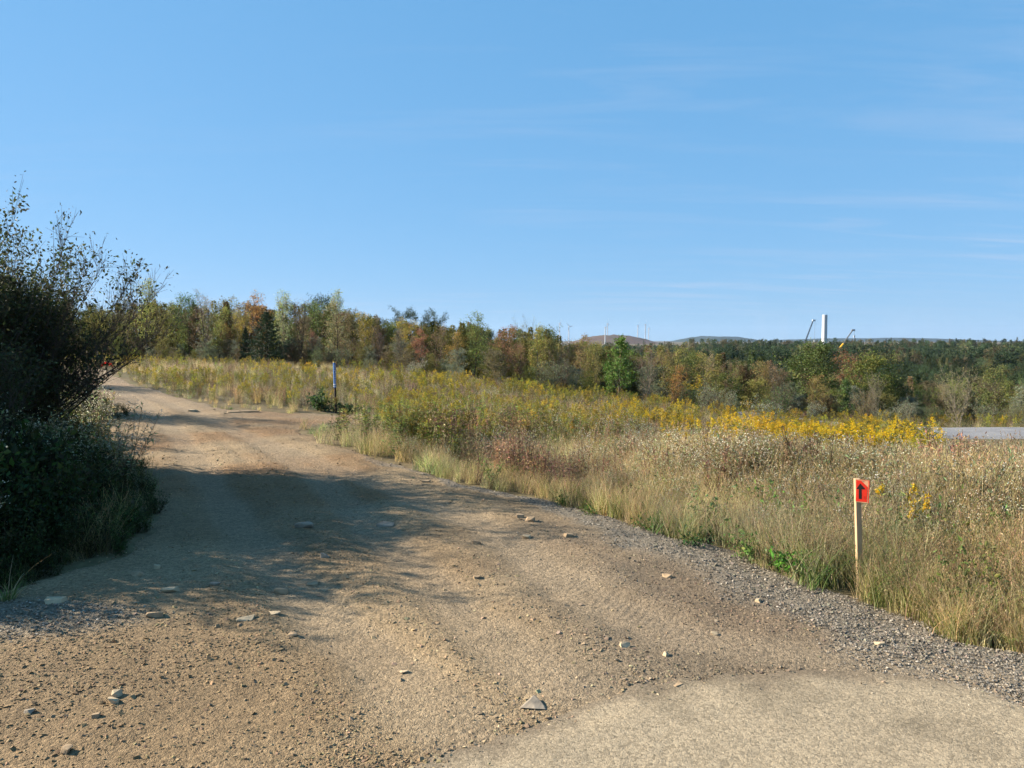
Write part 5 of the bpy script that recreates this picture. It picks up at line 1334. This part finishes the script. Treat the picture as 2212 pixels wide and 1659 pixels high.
for k, (px, d, ns, h, lb) in enumerate([
    (788, 14.0, 10, 0.9, 'bright yellow goldenrod clump standing apart, first of the bright row'),
    (838, 13.8, 14, 0.9, 'bright yellow goldenrod clump, second of the bright row'),
    (872, 13.5, 18, 0.88, 'widest bright yellow goldenrod clump in the row behind the stake'),
    (912, 13.2, 18, 0.95, 'bright yellow goldenrod clump, tallest of the row, near the asphalt road'),
    (932, 13.4, 10, 1.0, 'bright yellow goldenrod clump, last of the row before the asphalt road')]):
    x, y = at_base(px, d); gplant('goldenrod_clump', lb, x, y, 960 + k, ns=ns, h=h, r=0.42, bloom=1.0, plume=0.22, yellow=(0.66, 0.44, 0.015), leafc=(0.16, 0.19, 0.05))
def tuft(name, label, px, py, seed, n, h, lean, col, w=0.007, r=0.05, s=1.0, stalk=False):
    rg = G(seed); g = Geo(); p = ground_at(px, py)
    c = jitter(col, n, 0.2, 0.08, rg); dr = rg.random(n) < 0.3; c[dr] = jitter((0.42, 0.35, 0.18), dr.sum(), 0.15, 0.05, rg)
    blades(g, disc(rg, n, r), h * (0.5 + 0.7 * rg.random(n)), rg.random(n) * 6.283, lean * (0.3 + rg.random(n)), w, c, 5, rg, droop=0.25)
    if stalk: blades(g, np.zeros((2, 3)), np.array([0.42, 0.30]), np.array([0.2, 1.9]), np.array([0.9, 0.5]), 0.006, (0.36, 0.27, 0.16), 5, rg)
    o = obj(name, g.mesh(name, [M_CROWN]), None, (1, 1, 1)); o.location = p - Vector((0, 0, 0.01))
    return tag(o, label, 'plant', 'grass tufts at the road edge')
tuft('grass_tuft', 'big fan-shaped green grass tuft at the foot of the stake', 893, 601, 971, 130, 0.34, 0.9, (0.22, 0.27, 0.09), 0.007, 0.07)
tuft('grass_tuft', 'small pale green grass tuft between the leafy patch and the stake', 816, 577, 972, 45, 0.17, 1.1, (0.24, 0.31, 0.11), 0.007, 0.04)
tuft('grass_tuft', 'light green grass tuft spilling on the gravel by the picture edge', 1010, 650, 973, 90, 0.20, 1.1, (0.25, 0.29, 0.09), 0.006, 0.07)
tuft('grass_tuft', 'straw-coloured grass tuft on the gravel past the stake', 943, 628, 974, 80, 0.26, 0.8, (0.36, 0.31, 0.14), 0.006, 0.08)
tuft('grass_tuft', 'green tuft with a long stalk at the shaded picture edge', 8, 603, 975, 50, 0.16, 0.9, (0.14, 0.19, 0.05), 0.008, 0.04, 1.0, True)
def leafy(name, label, px, py, seed, **kw):
    q = leafy_weed(seed, **kw); me = q.data; me.materials.clear(); me.materials.append(M_CROWN)
    o = obj(name, me, None, (1, 1, 1)); o.location = ground_at(px, py)
    return tag(o, label, 'plant', 'leafy weeds at the road edge')
leafy('leafy_weed', 'bright green leafy weed patch at the gravel edge before the stake', 795, 571, 981, h=0.22, n=600, leaf=0.04, col=(0.10, 0.22, 0.035), r=0.25)
leafy('leafy_weed', 'white-flecked green weed patch spilling over the gravel edge', 770, 563, 982, h=0.24, n=520, leaf=0.04, col=(0.12, 0.19, 0.05), r=0.25)
leafy('leafy_weed', 'dark green weed clump beside the blue marker post', 321, 411, 983, h=0.5, n=420, leaf=0.09, col=(0.06, 0.10, 0.035), r=0.28)
leafy('leafy_weed', 'low dark weed mat at the culvert under the blue marker post', 352, 413, 984, h=0.22, n=480, leaf=0.07, col=(0.045, 0.075, 0.03), r=0.6)

# ------------------------------------------------------------------ white tower section, cranes
def lathe(name, prof, n, mats):
    V = []; Q = []
    for i, (r_, z) in enumerate(prof):
        for k in range(n): V.append((r_ * math.cos(k * 6.28318 / n), r_ * math.sin(k * 6.28318 / n), z))
    for i in range(len(prof) - 1):
        for k in range(n): Q.append((i * n + k, i * n + (k + 1) % n, (i + 1) * n + (k + 1) % n, (i + 1) * n + k))
    return mesh_np(name, np.array(V), np.array(Q), None, mats, smooth=True)
M_TOWER = plain('white_paint', (0.50, 0.51, 0.52), 0.5)
M_STEEL = plain('blue_grey_steel', (0.07, 0.10, 0.14), 0.5, 0.3)
M_GREYST = plain('grey_steel', (0.18, 0.18, 0.17), 0.5, 0.3)
M_YELL = plain('crane_yellow', (0.62, 0.36, 0.02), 0.5)
td = 650.0
tp = spot(1779.5 * S, td); tz = EYE + td * ray(1779.5 * S, 680 * S).z
tw = thing('turbine_tower', 'thick white tower of an unfinished wind turbine rising over the trees', 'tower', tuple(tp))
ht = tz - tp.z
obj('lower_section', lathe('lower_section', [(2.25, 0), (2.2, ht * 0.45)], 40, [M_TOWER]), tw)
obj('upper_section', lathe('upper_section', [(2.2, ht * 0.45 + 0.02), (2.08, ht - 0.3), (2.08, ht), (1.9, ht), (1.9, ht - 1.5)], 40, [M_TOWER]), tw)
obj('flange', lathe('flange', [(2.2, ht * 0.45 - 0.1), (2.24, ht * 0.45 - 0.1), (2.24, ht * 0.45 + 0.12), (2.2, ht * 0.45 + 0.12)], 40, [M_GREYST]), tw)
def lattice(P0, P1, w0, w1, n, rad):
    g = Geo(); P0 = np.array(P0, float); P1 = np.array(P1, float); d = unit(P1 - P0); s = unit(np.cross(d, [0, 1.0, 0])); u = np.cross(s, d)
    t = np.linspace(0, 1, n + 1); c = []
    for (a, b) in ((1, 1), (1, -1), (-1, -1), (-1, 1)):
        c.append(P0 + np.outer(t, P1 - P0) + (s * a + u * b)[None] * (w0 + (w1 - w0) * t)[:, None] * 0.5)
    for k in range(4):
        tubes(g, c[k][:-1], c[k][1:], rad, rad, (1, 1, 1), 4)
        tubes(g, c[k][:-1], c[(k + 1) % 4][1:], rad * 0.7, rad * 0.7, (1, 1, 1), 3)
    return g
def crane(label, px, dist, boom_a, boom_b, boom_m, head_m, house_m, wide, cable):
    b = spot(px, dist)
    t = thing('mobile_crane', label, 'crane', tuple(b), 0, 'cranes at the tower site')
    rel = lambda sx, sy: np.array([(ray(sx, sy) * dist).x - b.x, 0.0, EYE + dist * ray(sx, sy).z - b.z])
    A_, B_ = rel(*boom_a), rel(*boom_b)
    d = unit(B_ - A_); foot = np.array([A_[0] - d[0] / d[2] * (A_[2] - 3.5), 0, 3.5])
    g = lattice(foot, B_, wide, wide * 0.7, 26, wide * 0.18)
    me = g.mesh('boom', [boom_m]); obj('boom', me, t)
    hm = obj('boom_head', box_mesh('boom_head', (2.6, 1.4, 1.3), [head_m], 0.1), t); hm.location = B_ + np.array([0.7, 0, 0.4])
    ca = obj('carrier', box_mesh('carrier', (9, 3, 1.4), [M_GREYST], 0.1, (foot[0] - 2, 0, 1.3)), t)
    for k in range(4): 
        w = obj('wheel', lathe('wheel', [(0.0, -0.3), (0.65, -0.3), (0.65, 0.3), (0.0, 0.3)], 16, [M_BLACK]), t); w.rotation_euler = (R(90), 0, 0); w.location = (foot[0] - 5 + 2.1 * k, -1.4, 0.65)
    ho = obj('house', box_mesh('house', (4.0, 2.8, 2.6), [house_m], 0.15, (foot[0] - 2, 0, 3.4)), t)
    g = Geo(); cx_ = B_[0] + 1.7
    tubes(g, [[cx_, 0, B_[2] + 0.3]], [[cx_, 0, B_[2] - cable]], 0.09, 0.09, (1, 1, 1), 4)
    cb = obj('cable', g.mesh('cable', [M_GREYST]), t)
    hk = obj('hook_block', box_mesh('hook_block', (1.2, 0.8, 1.8), [M_TOWER], 0.1, (cx_, 0, B_[2] - cable - 0.9)), t)
    return t, foot
crane('dark boomed crane with pale head, its hook line hanging beside the white tower', 806.0, 640, (806.2, 338.9), (813.0, 320.8), M_STEEL, M_TOWER, M_TOWER, 0.85, 16)
t2, ft = crane('smaller crane with grey boom and yellow boom foot', 838, 630, (842.3, 345.0), (852.4, 330.6), M_GREYST, M_GREYST, M_YELL, 0.75, 4)
b2 = t2.location
ya = np.array([(ray(839.5, 348.5) * 630).x - b2.x, -0.6, EYE + 630 * ray(839.5, 348.5).z - b2.z]); yb = np.array([(ray(843.2, 343.6) * 630).x - b2.x, -0.6, EYE + 630 * ray(843.2, 343.6).z - b2.z])
g = Geo(); tubes(g, [ya], [yb], 1.1, 0.8, (1, 1, 1), 8); tag(obj('boom_foot', g.mesh('boom_foot', [M_YELL]), t2), 'yellow boom foot')

# ------------------------------------------------------------------ wind turbines on the far hill
def turbine(px, hub_y, dist, yaw, phase, label):
    b = spot(px, dist); hz = EYE + dist * ray(px, hub_y).z; hh = hz - (b.z)
    s = 1.0
    t = thing('wind_turbine', label, 'wind turbine', tuple(b), yaw, 'wind turbines on the far hill')
    obj('tower', lathe('tower', [(3.1, 0), (2.1, hh)], 16, [M_TOWER]), t)
    obj('nacelle', box_mesh('nacelle', (3.4, 9.5, 3.6), [M_TOWER], 0.5, (0, 0.5, hh + 1.4)), t)
    hb_ = obj('hub', lathe('hub', [(0.0, -1.6), (1.3, -1.0), (1.6, 0.4), (1.6, 1.2)], 12, [M_TOWER]), t); hb_.location = (0, -5.0, hh + 1.4); hb_.rotation_euler = (R(90), 0, 0)
    BL = 34.0
    for k in range(3):
        a = phase + k * 2.0944
        r = np.array([1.2, 4, 8, 16, 26, BL]); c = np.array([2.2, 3.2, 4.2, 3.2, 2.2, 0.9])
        V = []; 
        for ri, ci in zip(r, c): V += [(-ci * 0.35, -0.25, ri), (ci * 0.65, 0.0, ri), (-ci * 0.35, 0.25, ri)]
        Qb = []
        for i in range(len(r) - 1):
            for j in range(3): Qb.append((i * 3 + j, i * 3 + (j + 1) % 3, (i + 1) * 3 + (j + 1) % 3, (i + 1) * 3 + j))
        bl = obj('blade', mesh_np('blade', np.array(V), np.array(Qb), None, [M_TOWER]), t)
        bl.location = (0, -5.6, hh + 1.4); bl.rotation_euler = (0, a, 0)
turbine(559.6, 323.4, 5000, R(60), 0.3, 'faint first wind turbine, just above the end of the high tree line')
turbine(568.7, 326.8, 5000, R(25), -0.7, 'second wind turbine with blades in a V beside the tree line end')
turbine(605.0, 327.4, 4150, R(75), 0.1, 'wind turbine standing in front of the bare brown hill, lower of a close pair')
turbine(607.2, 324.0, 5000, R(65), 0.0, 'tallest wind turbine, higher of the close pair on the brown hill')
turbine(637.4, 326.0, 5000, R(62), 0.55, 'wind turbine standing alone past the brown hill')
turbine(645.0, 324.8, 5000, R(70), 0.2, 'higher wind turbine of the last pair, past the brown hill')
turbine(648.3, 328.4, 5200, R(70), -0.2, 'lower wind turbine of the last pair, past the brown hill')

# ------------------------------------------------------------------ thin autumn haze
hz_me = box_mesh('haze', (26000, 17400, 330), [], 0, (0, 5200, 80))
m, t, out = mat('haze')
pv = N(t, 'ShaderNodeVolumePrincipled'); pv.inputs['Color'].default_value = (0.48, 0.70, 1.0, 1); pv.inputs['Density'].default_value = 2.6e-5; pv.inputs['Anisotropy'].default_value = 0.2
L(t, pv.outputs[0], out.inputs['Volume'])
hz_me.materials.append(m)
HAZE = obj('haze', hz_me); tag(HAZE, kind='stuff')
